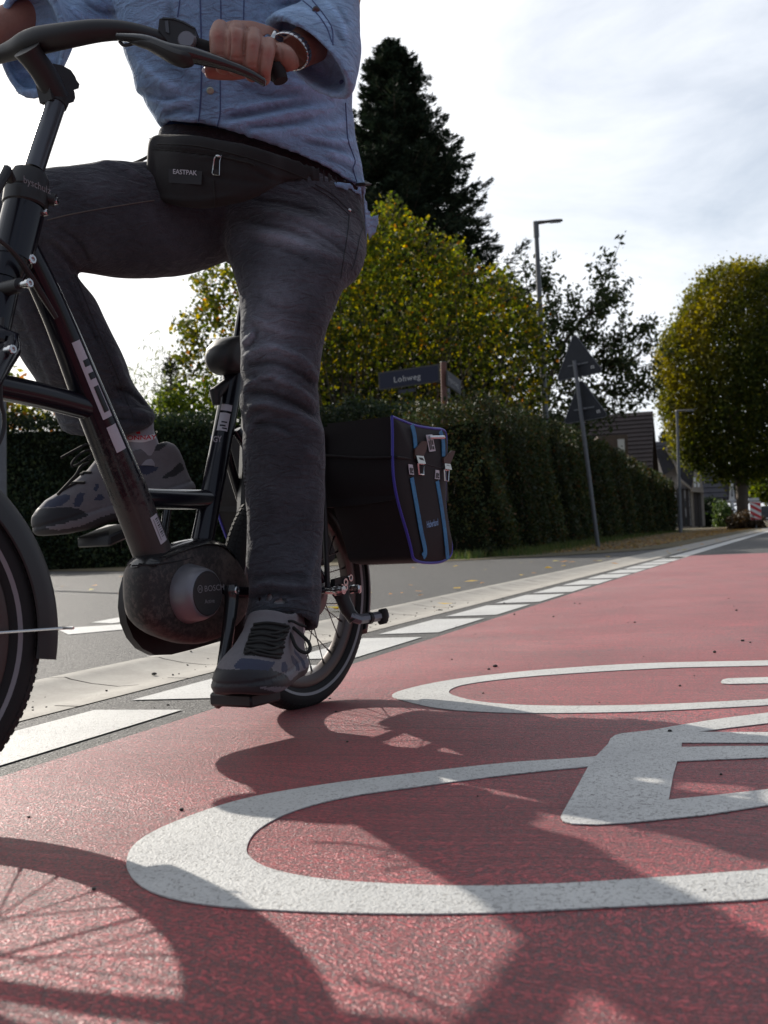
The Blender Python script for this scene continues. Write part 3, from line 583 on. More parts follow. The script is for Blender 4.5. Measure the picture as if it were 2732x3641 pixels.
hb = [(2640, 938), (2560, 950), (2490, 990), (2445, 1060), (2425, 1120), (2390, 1165), (2350, 1220), (2332, 1290), (2335, 1360), (2350, 1450), (2375, 1540), (2400, 1610), (2450, 1655), (2520, 1690), (2600, 1712), (2680, 1700), (2750, 1670), (2850, 1600), (2930, 1450), (2950, 1250), (2910, 1100), (2820, 1000), (2730, 950)]
street_tree('dense egg-shaped street tree turning gold, on the traffic island', 2645, 52, 1880, hb, .28, 41, 8500, [(.035, .05, .010), (.065, .08, .014), (.12, .12, .02)], [4, 4, 2], .15)
street_tree('further street tree at the right edge behind the island tree', 2760, 95, 1880, [(2680, 1700), (2700, 1650), (2760, 1600), (2850, 1600), (2900, 1700), (2880, 1800), (2800, 1790), (2720, 1780), (2670, 1760)], .22, 42, 900, [(.06, .085, .015), (.13, .15, .02)], [1, 1], .3, False)
# low planting on the island
def low_bush(label, poly, Z, T, n, cols, leaf=.14):
    x = np.mean([p[0] for p in poly]); root = empty('low_bush', (*atY(x, 1880, Z)[:2], 0), label, 'bush', 'low bushes near the far houses')
    P, _ = crown(poly, Z, T, n, 8, .12, seed=int(Z*7+x)); P[:, 2] = np.clip(P[:, 2], .03, 99)
    V, Fq, C = leaves(P, leaf, palette(len(P), cols, [1]*len(cols)), .7); foliage('foliage', V, Fq, C, 'leaf_dark', root)
    b = MB(); b.tube([atY(x, 1880, Z)*[1, 1, 0], atY(x, min(p[1] for p in poly)+20, Z)], [.05, .02], 6); b.build('stem', 'bark', root); return root
low_bush('low brown clipped bush around the foot of the island tree', [(2598, 1872), (2600, 1845), (2640, 1832), (2700, 1840), (2708, 1872)], 50, 1.2, 420, [(.05, .035, .02), (.08, .05, .025)])
low_bush('green bush before the white carport', [(2545, 1868), (2540, 1810), (2560, 1785), (2585, 1800), (2608, 1830), (2605, 1868)], 75, 1.5, 260, [(.04, .07, .02), (.09, .13, .03)], .2)
low_bush('dark bush between the timber-framed house and the carport', [(2498, 1868), (2500, 1790), (2530, 1770), (2552, 1790), (2550, 1868)], 84, 1.5, 260, [(.015, .025, .012), (.03, .045, .02)], .2)

# ------------------------------------------------------------------ grass at the hedge foot
mat('grass', (1, 1, 1), .7, vcol=True, trans=.3)
n = 9000; P = []
while len(P) < n:
    k = rng.random(); i = rng.integers(0, len(Pa)-1); a, b_ = np.array(Pa[i]), np.array(Pa[i+1]); q = a + (b_-a)*rng.random(); d = (b_-a)/np.linalg.norm(b_-a); nn = np.array([d[1], -d[0]]); q = q + nn*abs(rng.normal(.05, .35))
    P.append((q[0], q[1], .0))
P = np.array(P); h = rng.uniform(.04, .16, n)[:, None]; a = rng.uniform(0, 6.28, n); wv = np.stack([np.cos(a), np.sin(a), 0*a], 1)*.006; ln = rng.normal(size=(n, 3))*.04; ln[:, 2] = 0
V = np.stack([P - wv, P + wv, P + ln + np.array([0, 0, 1])*h], 1).reshape(-1, 3)
o = link(bpy.data.objects.new('grass', fast_mesh('grass', V, np.arange(3*n).reshape(n, 3), 'grass', np.repeat(palette(n, [(.05, .09, .02), (.10, .13, .03), (.18, .15, .06)], [3, 2, 1]), 3, 0)))); tag(o, 'rough grass along the foot of the roadside hedge', 'grass', kind='stuff')

# ------------------------------------------------------------------ poles and signs
mat('galv', (.15, .155, .165), .5, metal=.3, bump=.15, var=.15, noise_scale=60)
mat('lamp_grey', (.17, .155, .15), .5, metal=.3)
mat('sign_back', (.022, .024, .03), .6, metal=.2, var=.2, noise_scale=12)
mat('sign_blue', (.005, .007, .028), .5); mat('sign_blue_dull', (.035, .04, .07), .5); mat('sign_white', (.7, .7, .68), .5); mat('brown_post', (.14, .06, .045), .6, bump=.2, var=.3, noise_scale=30); mat('grey_frame', (.05, .048, .045), .6)
mat('red_film', (.55, .02, .03), .35)
mat('lens_glass', (.5, .55, .6), .2)
def street_lamp(label, base, top, rr, armlen, armdir, grp):
    root = empty('street_lamp', base, label, 'street lamp', grp); H = top[2]; b = MB(); e = np.array(armdir, float); e /= np.linalg.norm(e)
    b.tube([base, base + (top-base)*.12, base + (top-base)*.121, top - (0, 0, H*.02)], [rr*1.15, rr*1.15, rr, rr*.62], 14); b.build('pole', 'galv', root)
    b = MB(); b.tube([top - (0, 0, H*.045), top + (0, 0, H*.004)], [rr*.8, rr*.8], 12); b.build('collar', 'galv', root)
    b = MB(); k = armlen; rings = []
    sx = np.cross(e, (0, 0, 1))
    for f, hw, hh, dz in ((-.09, .05, .05, .0), (-.07, .075, .075, 0), (.12, .085, .08, .004), (.42, .10, .062, .012), (.75, .15, .055, .02), (.95, .14, .045, .016), (1, .11, .02, .008)):
        rings.append([top + e*f*k + sx*hw*k*math.cos(q)*1. + np.array([0, 0, 1])*(dz*k + hh*k*.9*math.sin(q)) for q in np.linspace(0, 2*math.pi, 14, endpoint=False)])
    b.ring_loft(rings); lh = b.build('lamp_head', 'lamp_grey', root)
    b = MB(); b.box(top + e*.72*k + (0, 0, -.036*k), e*.2*k, sx*.1*k, (0, 0, .008*k)); b.build('lens', 'lens_glass', lh); return root
Z = 26.; base = atY(1962, 1930, Z); base[2] = 0; tp = atY(1906, 792, Z)
street_lamp('tall grey street lamp rising out of the hedge beside the triangular signs', base, tp, .085, .62, (1, -.15, 0), 'street lamps along the road')
base = atY(2420, 1870, 45.); base[2] = 0; street_lamp('smaller distant street lamp before the island tree', base, atY(2408, 1462, 45.), .075, .7, (1, -.1, 0), 'street lamps along the road')
base = atY(2567, 1870, 110.); base[2] = 0; tp = atY(2561, 1680, 110)
p = empty('thin_post', base, 'thin dark post standing before the far houses', 'post'); b = MB(); b.tube([base, tp], [.09, .07], 8); b.build('pole', 'sign_back', p); b = MB(); b.tube([tp, tp + (0, 0, .08)], [.1, .06], 8); b.build('cap', 'sign_back', p)
# leaning post with two triangular signs seen from behind
Z = 20.5; b0 = atY(2128, 1948, Z); b0[2] = 0; t0 = atY(2043, 1282, Z); ax = (t0-b0)/np.linalg.norm(t0-b0)
root = empty('traffic_sign', b0, 'leaning metal post carrying two triangular signs seen from behind', 'traffic sign'); b = MB(); b.tube([b0, t0], .037, 16); b.build('post', 'galv', root)
sr = np.array([math.cos(rad(-33)), math.sin(rad(-33)), 0]); sr = sr - ax*(sr@ax); sr /= np.linalg.norm(sr); sn_ = np.cross(sr, ax)
for px_, py_, lab in ((2042, 1183, 0), (2065, 1345, 1)):
    s_ = .94 if not lab else .90; hh = s_*.866; apex = atY(px_, py_, Z + .06); R = .05; cs = [apex, apex - ax*hh - sr*s_/2, apex - ax*hh + sr*s_/2]; cen = sum(cs)/3; poly = []
    for c in cs:
        d = (cen-c)/np.linalg.norm(cen-c); o_ = c + d*R*2
        a0 = math.atan2((-d)@ax, (-d)@sr)
        for q in np.linspace(-1.05, 1.05, 7): poly.append(o_ + R*(math.cos(a0+q)*sr + math.sin(a0+q)*ax))
    b = MB(); b.prism(poly, sn_*(-.003)); pl = b.build('sign_plate', 'sign_back', root, smooth=False)
    b = MB(); b.tube(poly + [poly[0]], .006, 6); b.build('rim', 'galv', pl)
    b = MB(); c = apex - ax*hh*.72
    b.box(c + sn_*.012*np.sign((CP-c)@sn_), sr*.20, ax*.012, sn_*.006); c2 = c + sn_*.04*0
    b.tube([c - ax*.018, c + ax*.018], .045, 16); b.build('bracket', 'galv', pl)
    b = MB(); q = apex - ax*hh*.86 + sr*s_*.27 + sn_*.004*np.sign((CP-c)@sn_)
    for dx, dy in ((0, 0), (.04, 0), (0, .03), (.035, .032)): b.box(q + sr*dx + ax*dy, sr*.012, ax*.009, sn_*.0008)
    b.build('sticker', 'sign_white', pl)
# street name sign
Z = 17.3; pb = atY(1592, 1900, Z); pb[2] = 0; pt = atY(1577, 1288, Z)
root = empty('street_name_sign', pb, 'brown post with two dark blue street name boards reading Lohweg', 'street sign'); b = MB(); b.tube([pb, pt], .047, 16); b.build('post', 'brown_post', root)
b = MB(); b.tube([pt - (0, 0, .001), pt + (0, 0, .012)], [.05, .044], 16); b.build('cap', 'grey_frame', root)
def board(P, m, txt, m_t, wtxt, parent, name='name_board'):
    tl, tr, br, blx = P; r_ = (tr-tl); h_ = (tl-blx); n_ = np.cross(r_, h_); n_ /= np.linalg.norm(n_); n_ *= np.sign((CP-tl)@n_); c = (tl+tr+br+blx)/4; rx = r_/2; uy = (tl-blx)/4 + (tr-br)/4
    b = MB(); b.box(c - n_*.006, rx, uy, n_*.008); bd = b.build(name, 'grey_frame', parent, smooth=False)
    L_ = np.linalg.norm(rx); b = MB(); b.box(c + n_*.004, rx*(1-.022/L_), uy*.84, n_*.002); b.build('panel', m, bd, smooth=False); return c + n_*.0085, rx, uy, n_, bd
z1 = 15.85
P = [atY(1345, 1325, 17.4), atY(1562, 1293, 17.1), atY(1564, 1362, 17.1), atY(1350, 1383, 17.4)]
c, rx, uy, n_, bd = board(P, 'sign_blue', 'Lohweg', 'sign_white', .5, root)
mat('sign_letter', (.42, .42, .42), .6); text_obj('lettering', 'Lohweg', c - rx*.5 - uy*.38, rx, uy, .125, 'sign_letter', bd, wscale=1.02, space=1.1, bold=.01)
P = [atY(1415, 1386, 17.4), atY(1478, 1379, 17.3), atY(1478, 1392, 17.3), atY(1416, 1399, 17.4)]; board(P, 'sign_blue_dull', '', '', 0, root, 'small_board')
P = [atY(1590, 1315, 17.2), atY(1640, 1353, 17.9), atY(1638, 1402, 17.9), atY(1590, 1372, 17.2)]
c, rx, uy, n_, bd = board(P, 'sign_blue', '', '', 0, root)
text_obj('lettering', 'Ringelnatzweg', c - rx*.88 - uy*.3, rx, uy, .11, 'sign_letter', bd, wscale=.86)
b = MB(); q = atY(1597, 1398, 17.15); b.box(q, (.018, .01, 0), (0, .004, 0), (0, 0, .075)); b.build('sticker', 'galv', root)
# sign seen from behind at the left edge, on a grey pole
Z = 12.; base = atY(12, 2200, Z); base[2] = 0; tp = atY(4, 1150, Z)
root = empty('pole_sign', base, 'grey pole with a plain sign panel at the left picture edge behind the front fork', 'traffic sign'); b = MB(); b.tube([base, tp], .05, 16); b.build('pole', 'galv', root)
b = MB(); P = [atY(-110, 1150, Z-.06), atY(52, 1165, Z-.06), atY(58, 1285, Z-.06), atY(-104, 1270, Z-.06)]; mat('panel_grey', (.20, .26, .29), .6); b.prism(P, (0, .004, 0)); b.build('panel', 'panel_grey', root, smooth=False)
b = MB(); b.box(atY(5, 1225, Z-.03), (.12, 0, 0), (0, .01, 0), (0, 0, .012)); b.build('bracket', 'galv', root)
# red and white beacon on the island
Z = 49.; base = atY(2696, 1878, Z); base[2] = .0; root = empty('warning_beacon', base, 'red and white striped upright beacon in front of the island tree', 'beacon')
hx = .24; top = atY(2690, 1783, Z); h0 = atY(2695, 1848, Z)[2]; b = MB(); b.box(np.array([base[0]-.06, Z, (h0+top[2])/2]), (hx, 0, 0), (0, .02, 0), (0, 0, (top[2]-h0)/2), bev=.01); pl = b.build('panel', 'sign_white', root)
b = MB(); Hh = top[2]-h0; x0 = base[0]-.06-hx+.01; x1 = base[0]-.06+hx-.01
for k in range(-1, 4):
    zz = h0 + Hh*k*.36; poly = [(x0, zz+Hh*.34), (x1, zz), (x1, zz+Hh*.18), (x0, zz+Hh*.52)]; poly = [(x, min(max(z, h0+.01), top[2]-.01)) for x, z in poly]
    if max(z for _, z in poly) - min(z for _, z in poly) < .03: continue
    b.prism([(x, Z-.024, z) for x, z in poly], (0, .003, 0))
b.build('stripe', 'red_film', pl, smooth=False); b = MB(); b.tube([(base[0]-.06, Z+.03, 0), (base[0]-.06, Z+.03, top[2]-.1)], .035, 8); b.build('post', 'galv', root)

# ------------------------------------------------------------------ far houses
mat('roof_tile', (.034, .022, .021), .75, bump=.6, var=.3, noise_scale=6, bump_dist=.03); mat('roof_dark', (.03, .028, .035), .7, var=.3, noise_scale=5)
mat('brick', (.12, .09, .075), .85, bump=.4, var=.25, noise_scale=14); mat('render_white', (.62, .62, .64), .7, var=.1, noise_scale=4); mat('timber', (.035, .03, .03), .8); mat('glass_dark', (.05, .06, .07), .15); mat('window_white', (.72, .73, .74), .5)
mat('stone_pale', (.27, .24, .21), .85, var=.2, noise_scale=8)
def tiles(P0, P1, P2, P3, n, m, root, name='roof'):
    """roof plane from eave P0-P1 to ridge P3-P2 with stepped courses"""
    P0, P1, P2, P3 = [np.array(p, float) for p in (P0, P1, P2, P3)]; nn = np.cross(P1-P0, P3-P0); nn /= np.linalg.norm(nn); nn *= np.sign(nn[2]); b = MB()
    for k in range(n):
        a, c = k/n, (k+1)/n; A, B_ = P0+(P3-P0)*a, P1+(P2-P1)*a; C_, D = P1+(P2-P1)*c, P0+(P3-P0)*c
        b.add([A + nn*.05, B_ + nn*.05, C_ + nn*.0, D + nn*.0, A - nn*.12, B_ - nn*.12, C_ - nn*.12, D - nn*.12], [(0, 1, 2, 3), (4, 7, 6, 5), (0, 4, 5, 1), (1, 5, 6, 2), (3, 7, 4, 0)])
    return b.build(name, m, root, smooth=False)
def house(label, c, yaw, Lx, Wy, eave, ridge, mw, mr, wins=(), n=14, over=.3, gable_mat=None):
    c = np.array(c, float); c[2] = 0; ca, sa = math.cos(yaw), math.sin(yaw); X = np.array([ca, sa, 0]); Y = np.array([-sa, ca, 0]); Zv = np.array([0, 0, 1.])
    root = empty('house', c, label, 'house', 'houses along the far side of the hedge'); b = MB()
    # ridge runs along X; gables at +-X
    pr = [(-Wy/2, 0), (Wy/2, 0), (Wy/2, eave), (0, ridge), (-Wy/2, eave)]
    b.prism([c - X*Lx/2 + Y*y + Zv*z for y, z in pr], X*Lx); wl = b.build('wall', mw, root, smooth=False)
    for sg in (-1, 1):
        k = (ridge-eave)/(Wy/2)
        e0 = c + Y*sg*(Wy/2+over) + Zv*(eave - k*over + .08); rd = c + Zv*(ridge+.08)
        tiles(e0 - X*(Lx/2+over), e0 + X*(Lx/2+over), rd + X*(Lx/2+over), rd - X*(Lx/2+over), n, mr, root)
    for (face, u, z, w_, h_) in wins:          # face 0: -Y side, 1: +X gable, 2: -X gable
        o_, R_, N_ = ((c - Y*Wy/2, X, -Y), (c + X*Lx/2, Y, X), (c - X*Lx/2, Y, -X))[face]; q = o_ + R_*u + Zv*z
        b = MB(); b.box(q + N_*.01, R_*w_/2, Zv*h_/2, N_*.05); wf = b.build('window', 'window_white', root, smooth=False)
        b = MB()
        for s_ in (-1, 1): b.box(q + N_*.063 + R_*s_*w_*.23, R_*w_*.19, Zv*h_*.42, N_*.002)
        b.build('pane', 'glass_dark', wf, smooth=False)
    return root, c, X, Y
# brick house with big tiled roof
e_ = atY(2316, 1462, 64); yw = rad(-17); r1, *_ = house('brick house with steep brown tiled roof rising behind the hedge', np.array([e_[0], e_[1], 0]) - np.array([math.cos(yw), math.sin(yw), 0])*4.1, yw, 7.8, 7.4, 2.6, e_[2]-.08, 'brick', 'roof_tile', [(0, -1.3, 3.1, .5, 1.2), (1, 0, 3.6, .8, 1.1), (1, -2, 1.4, 1, 1.2), (0, 2, 1.5, 1.1, 1.2)], 18)
# dormer face with a narrow window
dm = MB(); q = atY(2208, 1585, 57); dm.box(q + np.array([-.4, 1.2, -.2]), (.75, 0, 0), (0, 1.3, 0), (0, 0, .75)); d_ = dm.build('dormer', 'brick', r1, smooth=False); dm = MB(); dm.box(q + np.array([0, -.13, 0]), (.17, 0, 0), (0, .03, 0), (0, 0, .33)); dm.build('window', 'window_white', d_, smooth=False)
# dark roofed house further on
c = atY(2400, 1880, 92); r2, *_ = house('dark roofed gabled house just right of the brick house', c + np.array([.2, 3, 0]), rad(14), 5.5, 8.6, 2.6, 7.3, 'stone_pale', 'roof_dark', [(1, -1, 3.9, .4, 1.1), (1, 1, 3.9, .4, 1.1)], 12)
# timber-framed house, pale panels between dark posts
Z = 80; root = empty('house', (*atY(2460, 1880, Z)[:2], 0), 'half-timbered house with pale panels and a tall brown roof', 'house', 'houses along the far side of the hedge')
def fb(px0, px1, py0, py1, Zn, dep, name, m, parent):
    A, C_ = atY(px0, py1, Zn), atY(px1, py0, Zn); b = MB(); b.box((A + C_)/2 + np.array([0, dep/2, 0]), ((C_[0]-A[0])/2, 0, 0), (0, dep/2, 0), (0, 0, (C_[2]-A[2])/2)); return b.build(name, m, parent, smooth=False)
wl = fb(2375, 2462, 1738, 1872, Z, 7, 'wall', 'render_white', root)
fb(2462, 2502, 1742, 1872, Z-.1, 7, 'brick_wall', 'stone_pale', root)
for x in (2378, 2396, 2414, 2431, 2447, 2462): fb(x-2.2, x+2.2, 1738, 1872, Z-.06, .2, 'timber_post', 'timber', root)
for y in (1742, 1776, 1806, 1838): fb(2376, 2462, y-3, y+3, Z-.08, .2, 'timber_beam', 'timber', root)
for x in (2388, 2405, 2423, 2440): fb(x-7, x+7, 1780, 1802, Z-.03, .1, 'window', 'glass_dark', root)
for x in (2388, 2405, 2423, 2440): fb(x-7, x+7, 1840, 1868, Z-.03, .1, 'window', 'glass_dark', root)
for x in (2476, 2490): fb(x-2.4, x+2.4, 1745, 1872, Z-.2, .2, 'timber_post', 'timber', root)
def slabp(pts, Zn, dep, name, m, parent, ncourse=0):
    b = MB(); b.prism([atY(x, y, Zn) for x, y in pts], (0, dep, 0)); return b.build(name, m, parent, smooth=False)
slabp([(2330, 1600), (2372, 1588), (2460, 1612), (2474, 1640), (2470, 1748), (2455, 1742), (2425, 1715), (2405, 1660), (2360, 1690)], Z-.3, 5, 'roof', 'roof_dark', root)
gb_ = slabp([(2474, 1622), (2484, 1640), (2504, 1752), (2462, 1748), (2470, 1690)], Z-.5, 5, 'gable', 'stone_pale', root)
for x in (2472, 2485): fb(x-2.6, x+2.6, 1697, 1732, Z-.55, .1, 'window', 'window_white', root)
b = MB(); b.tube([atY(2368, 1592, Z-.35), atY(2402, 1650, Z-.35), atY(2420, 1705, Z-.35), atY(2470, 1748, Z-.35)], .09, 6); b.build('verge_board', 'stone_pale', root)
# dark house with white barge board and small white gable, carport in front
Z = 118; root = empty('house', (*atY(2560, 1880, Z)[:2], 0), 'far dark roofed house with white barge board and small pointed white gable', 'house', 'houses along the far side of the hedge')
slabp([(2488, 1640), (2600, 1690), (2640, 1692), (2640, 1775), (2585, 1778), (2500, 1700)], Z, 8, 'roof', 'roof_dark', root)
slabp([(2500, 1700), (2556, 1774), (2556, 1870), (2498, 1870)], Z+.5, 7, 'wall', 'timber', root)
b = MB(); b.tube([atY(2499, 1716, Z-.2), atY(2556, 1776, Z-.2)], .16, 4, flat=1.6); b.build('barge_board', 'render_white', root)
g_ = slabp([(2603, 1682), (2597, 1780), (2615, 1780)], Z-.4, 2, 'gable', 'render_white', root); slabp([(2604, 1735), (2602, 1765), (2608, 1765)], Z-.5, .1, 'window', 'glass_dark', g_)
slabp([(2612, 1696), (2740, 1700), (2760, 1785), (2618, 1780)], Z+3, 7, 'rear_roof', 'roof_dark', root)
Z = 88; root = empty('carport', (*atY(2620, 1880, Z)[:2], 0), 'white carport with flat roof behind the island', 'carport')
fb(2515, 2642, 1777, 1786, Z, 5, 'roof', 'render_white', root); fb(2665, 2700, 1770, 1781, Z, 4, 'side_roof', 'render_white', root)
for x in (2520, 2608, 2640, 2678, 2690): fb(x-2.5, x+2.5, 1783, 1872, Z, .3, 'post', 'render_white', root)
for a in (((2608, 1800), (2640, 1786)), ((2608, 1815), (2575, 1786)), ((2608, 1805), (2628, 1830))):
    b = MB(); b.tube([atY(*a[0], Z), atY(*a[1], Z)], .08, 6); b.build('brace', 'render_white', root)
fb(2610, 2638, 1820, 1860, Z+3, .3, 'gate', 'render_white', root)
# parked car at the right edge, dark, far away
Z = 92; cc = atY(2745, 1880, Z); cc[2] = 0; root = empty('parked_car', cc, 'dark parked car partly cut by the right picture edge', 'car'); Yv = np.array([0, 1., 0]); Xv = np.array([1., 0, 0])
mat('car_paint', (.02, .022, .04), .25, coat=.6); mat('tyre_far', (.015, .015, .015), .8)
b = MB(); pr = [(-2.2, .3), (-2.2, .85), (-1.5, 1.0), (-.9, 1.5), (.8, 1.52), (1.6, 1.0), (2.2, .9), (2.25, .3)]; b.prism([cc + Xv*x + np.array([0, -.85, z]) for x, z in pr], (0, 1.7, 0)); b.build('body', 'car_paint', root, smooth=False)
b = MB(); b.prism([cc + Xv*x + np.array([0, -.87, z]) for x, z in [(-1.3, 1.02), (-.82, 1.42), (.72, 1.44), (1.35, 1.02)]], (0, .03, 0)); b.build('side_window', 'glass_dark', root, smooth=False)
for x in (-1.4, 1.4):
    b = MB(); b.lathe(cc + Xv*x + np.array([0, -.9, .32]), (0, 1, 0), [(.2, 0), (.31, 0), (.32, .05), (.32, .2), (.2, .2)], 20); wh = b.build('wheel', 'tyre_far', root); b = MB(); b.lathe(cc + Xv*x + np.array([0, -.905, .32]), (0, 1, 0), [(.19, 0), (.19, .02)], 16); b.build('rim', 'galv', wh)
fb(2725, 2790, 1838, 1846, 86, .2, 'x', 'render_white', None).name = 'low_fence'
o = bpy.data.objects['low_fence']; tag(o, 'low white rail before the dark parked car', 'fence')
# ------------------------------------------------------------------ bicycle
mat('frame_paint', (.006, .006, .011), .20, spec=.38, coat=.15)
mat('frame_dusty', (.014, .012, .012), .6, var=.5, noise_scale=30)
def splatter(src, name, col, amt, sc=70, zr=None):
    m = MATS[src].copy(); m.name = name; nt = m.node_tree; b = nt.nodes['Principled BSDF']; L = nt.links.new
    tc = N(nt, 'ShaderNodeTexCoord'); n1 = N(nt, 'ShaderNodeTexNoise', inp={'Scale': sc, 'Detail': 6, 'Roughness': .75}); n2 = N(nt, 'ShaderNodeTexNoise', inp={'Scale': 9, 'Detail': 3}); L(tc.outputs['Object'], n1.inputs[0]); L(tc.outputs['Object'], n2.inputs[0])
    ad = N(nt, 'ShaderNodeMath', operation='MULTIPLY_ADD', inp={1: .6}); L(n2.outputs[0], ad.inputs[0]); L(n1.outputs[0], ad.inputs[2])
    mr = N(nt, 'ShaderNodeMapRange', inp={1: .72, 2: .90, 3: 0, 4: amt}); L(ad.outputs[0], mr.inputs[0])
    if zr:
        sp_ = N(nt, 'ShaderNodeSeparateXYZ'); L(tc.outputs['Object'], sp_.inputs[0]); zm = N(nt, 'ShaderNodeMapRange', inp={1: zr[0], 2: zr[1], 3: -.25, 4: .16}); L(sp_.outputs[2], zm.inputs[0]); a2 = N(nt, 'ShaderNodeMath', operation='ADD'); L(ad.outputs[0], a2.inputs[0]); L(zm.outputs[0], a2.inputs[1]); L(a2.outputs[0], mr.inputs[0])
    cm = N(nt, 'ShaderNodeMix', data_type='RGBA'); cm.inputs[7].default_value = (*col, 1)
    src_ = b.inputs['Base Color'].links
    if src_: L(src_[0].from_socket, cm.inputs[6])
    else: cm.inputs[6].default_value = b.inputs['Base Color'].default_value
    L(mr.outputs[0], cm.inputs[0]); L(cm.outputs[2], b.inputs['Base Color']); r_ = N(nt, 'ShaderNodeMapRange', inp={1: 0, 2: 1, 3: b.inputs['Roughness'].default_value, 4: .8}); L(mr.outputs[0], r_.inputs[0]); L(r_.outputs[0], b.inputs['Roughness']); MATS[name] = m
splatter('frame_dusty', 'motor_dirty', (.15, .12, .105), .5, 95)
splatter('frame_paint', 'tube_dirty', (.075, .062, .056), .6, 75, (.60, .40))
mat('black_plastic', (.014, .014, .015), .5, bump=.25, noise_scale=500, bump_dist=.0003)
mat('black_gloss', (.012, .012, .013), .25, coat=.5)
mat('rubber', (.012, .012, .0125), .85, bump=.3, noise_scale=300, bump_dist=.0005)
mat('steel', (.62, .62, .62), .22, metal=1); mat('dark_steel', (.10, .10, .105), .35, metal=.8); mat('motor_grey', (.20, .20, .22), .38, metal=.5, bump=.1, noise_scale=600, bump_dist=.0002)
mat('rim_metal', (.085, .07, .068), .35, metal=.8); mat('reflex', (.20, .20, .215), .4); mat('white_decal', (.48, .48, .52), .45); mat('grey_decal', (.2, .2, .21), .5); mat('orange_reflector', (.6, .12, .02), .3)
mat('alu_post', (.10, .105, .115), .32, metal=.7)
bike = empty('electric_bicycle', BC, 'black compact electric bicycle ridden towards the left, small wheels and a mid motor', 'bicycle')
def at(x, y, l): return bl(x, y, l)
def part(name, mb, m, parent=None, smooth=True): return mb.build(name, m, parent if parent is not None else bike, smooth)
def bolt(c, ax, r, h, parent, name='bolt'):
    b = MB(); c = np.array(c); b.lathe(c, ax, [(r*.85, 0), (r, h*.15), (r, h*.85), (r*.85, h), (r*.5, h), (r*.45, h*.6), (0.0001, h*.6)], 14, cap=(True, False)); return part(name, b, 'steel', parent)

def wheel(s0, steer, r, name, lat=0):
    c = B(s0, lat, r); d = BD*math.cos(steer) + BL*math.sin(steer); n = BL*math.cos(steer) - BD*math.sin(steer); Z = np.array([0, 0, 1.])
    e = bpy.data.objects.new(name, None); e.empty_display_size = .05; S.collection.objects.link(e); e.matrix_world = Matrix.Translation(Vector(c)); e.parent = bike; e.matrix_parent_inverse = bike.matrix_world.inverted()
    def tor(R, prof, seg=96, mod=None):
        rings = []
        for q in np.linspace(0, 2*math.pi, seg, endpoint=False):
            u = math.cos(q)*d + math.sin(q)*Z; rings.append([c + u*(R + a) + n*b_ for a, b_ in prof])
        rings.append(rings[0]); return rings
    w2 = .0265; pf = []
    for k in range(20):
        q = 2*math.pi*k/20; pf.append((.0255*math.cos(q)*(1.0), w2*math.sin(q)))
    b = MB(); b.ring_loft(tor(r - .0255, pf, 120), (False, False)); ty = part('tyre', b, 'rubber', e)
    b = MB()                                   # tread knobs, part of the tyre
    for k in range(130):
        q = 2*math.pi*k/130; u = math.cos(q)*d + math.sin(q)*Z; tg = -math.sin(q)*d + math.cos(q)*Z
        for sgn in (-1, 1):
            for a, tw in ((.32, .3), (.85, -.25)):
                uu = u*math.cos(a) + n*sgn*math.sin(a); pc = c + u*(r-.0255) + uu*.0262
                lat = np.cross(uu, tg); b.box(pc, tg*.0042, lat*.0045, uu*.0007)
    part('tread', b, 'rubber', ty, False)
    for sgn in (1, -1):
        b = MB(); rr = [(.0258*math.cos(q), sgn*.0268*math.sin(q)) for q in (1.75, 2.0)]
        rings = tor(r - .0255, [(a, bb) for a, bb in rr], 96); b.ring_loft(rings, (False, False), closed=False); part('reflective_stripe', b, 'reflex', ty)
    R1 = r - .052
    b = MB(); b.ring_loft(tor(R1, [(.006, .0155), (.004, .0165), (-.012, .0150), (-.019, .010), (-.021, 0), (-.019, -.010), (-.012, -.0150), (.004, -.0165), (.006, -.0155), (-.004, -.011), (-.006, 0), (-.004, .011)], 96), (False, False)); part('rim', b, 'rim_metal', e)
    b = MB(); b.lathe(c - n*.05, n, [(.008, -.01), (.008, 0), (.03, .008), (.032, .016), (.018, .02), (.017, .05), (.02, .08), (.032, .084), (.030, .092), (.012, .098), (.009, .115)], 28); hub = part('hub', b, 'dark_steel', e)
    for k in range(28):
        q0 = 2*math.pi*k/28; sg = 1 if k % 2 else -1; off = (1 if (k//2) % 2 else -1)*1.15
        qa = q0 + off; p0 = c + n*sg*.034 + .029*(math.cos(qa)*d + math.sin(qa)*Z); p1 = c + n*sg*.003 + (R1-.018)*(math.cos(q0)*d + math.sin(q0)*Z)
        b = MB(); b.tube([p0, p1], .0013, 5); b.tube([p1, p1 + (p0-p1)*.07], .0024, 5); part('spoke', b, 'dark_steel', e, False)
    return e, c, d, n
rw, rc, rd_, rn = wheel(0, 0, .258, 'rear_wheel')
fs = 1.155; STEER = rad(-26)
fw, fc, fd, fn = wheel(fs, STEER, .266, 'front_wheel', .085)
b = MB(); b.tube([rc - BL*.1, rc + BL*.10], .0085, 12); b.lathe(rc + BL*.098, BL, [(.012, 0), (.013, .01), (.009, .022), (.0001, .023)], 16); part('rear_axle', b, 'steel')

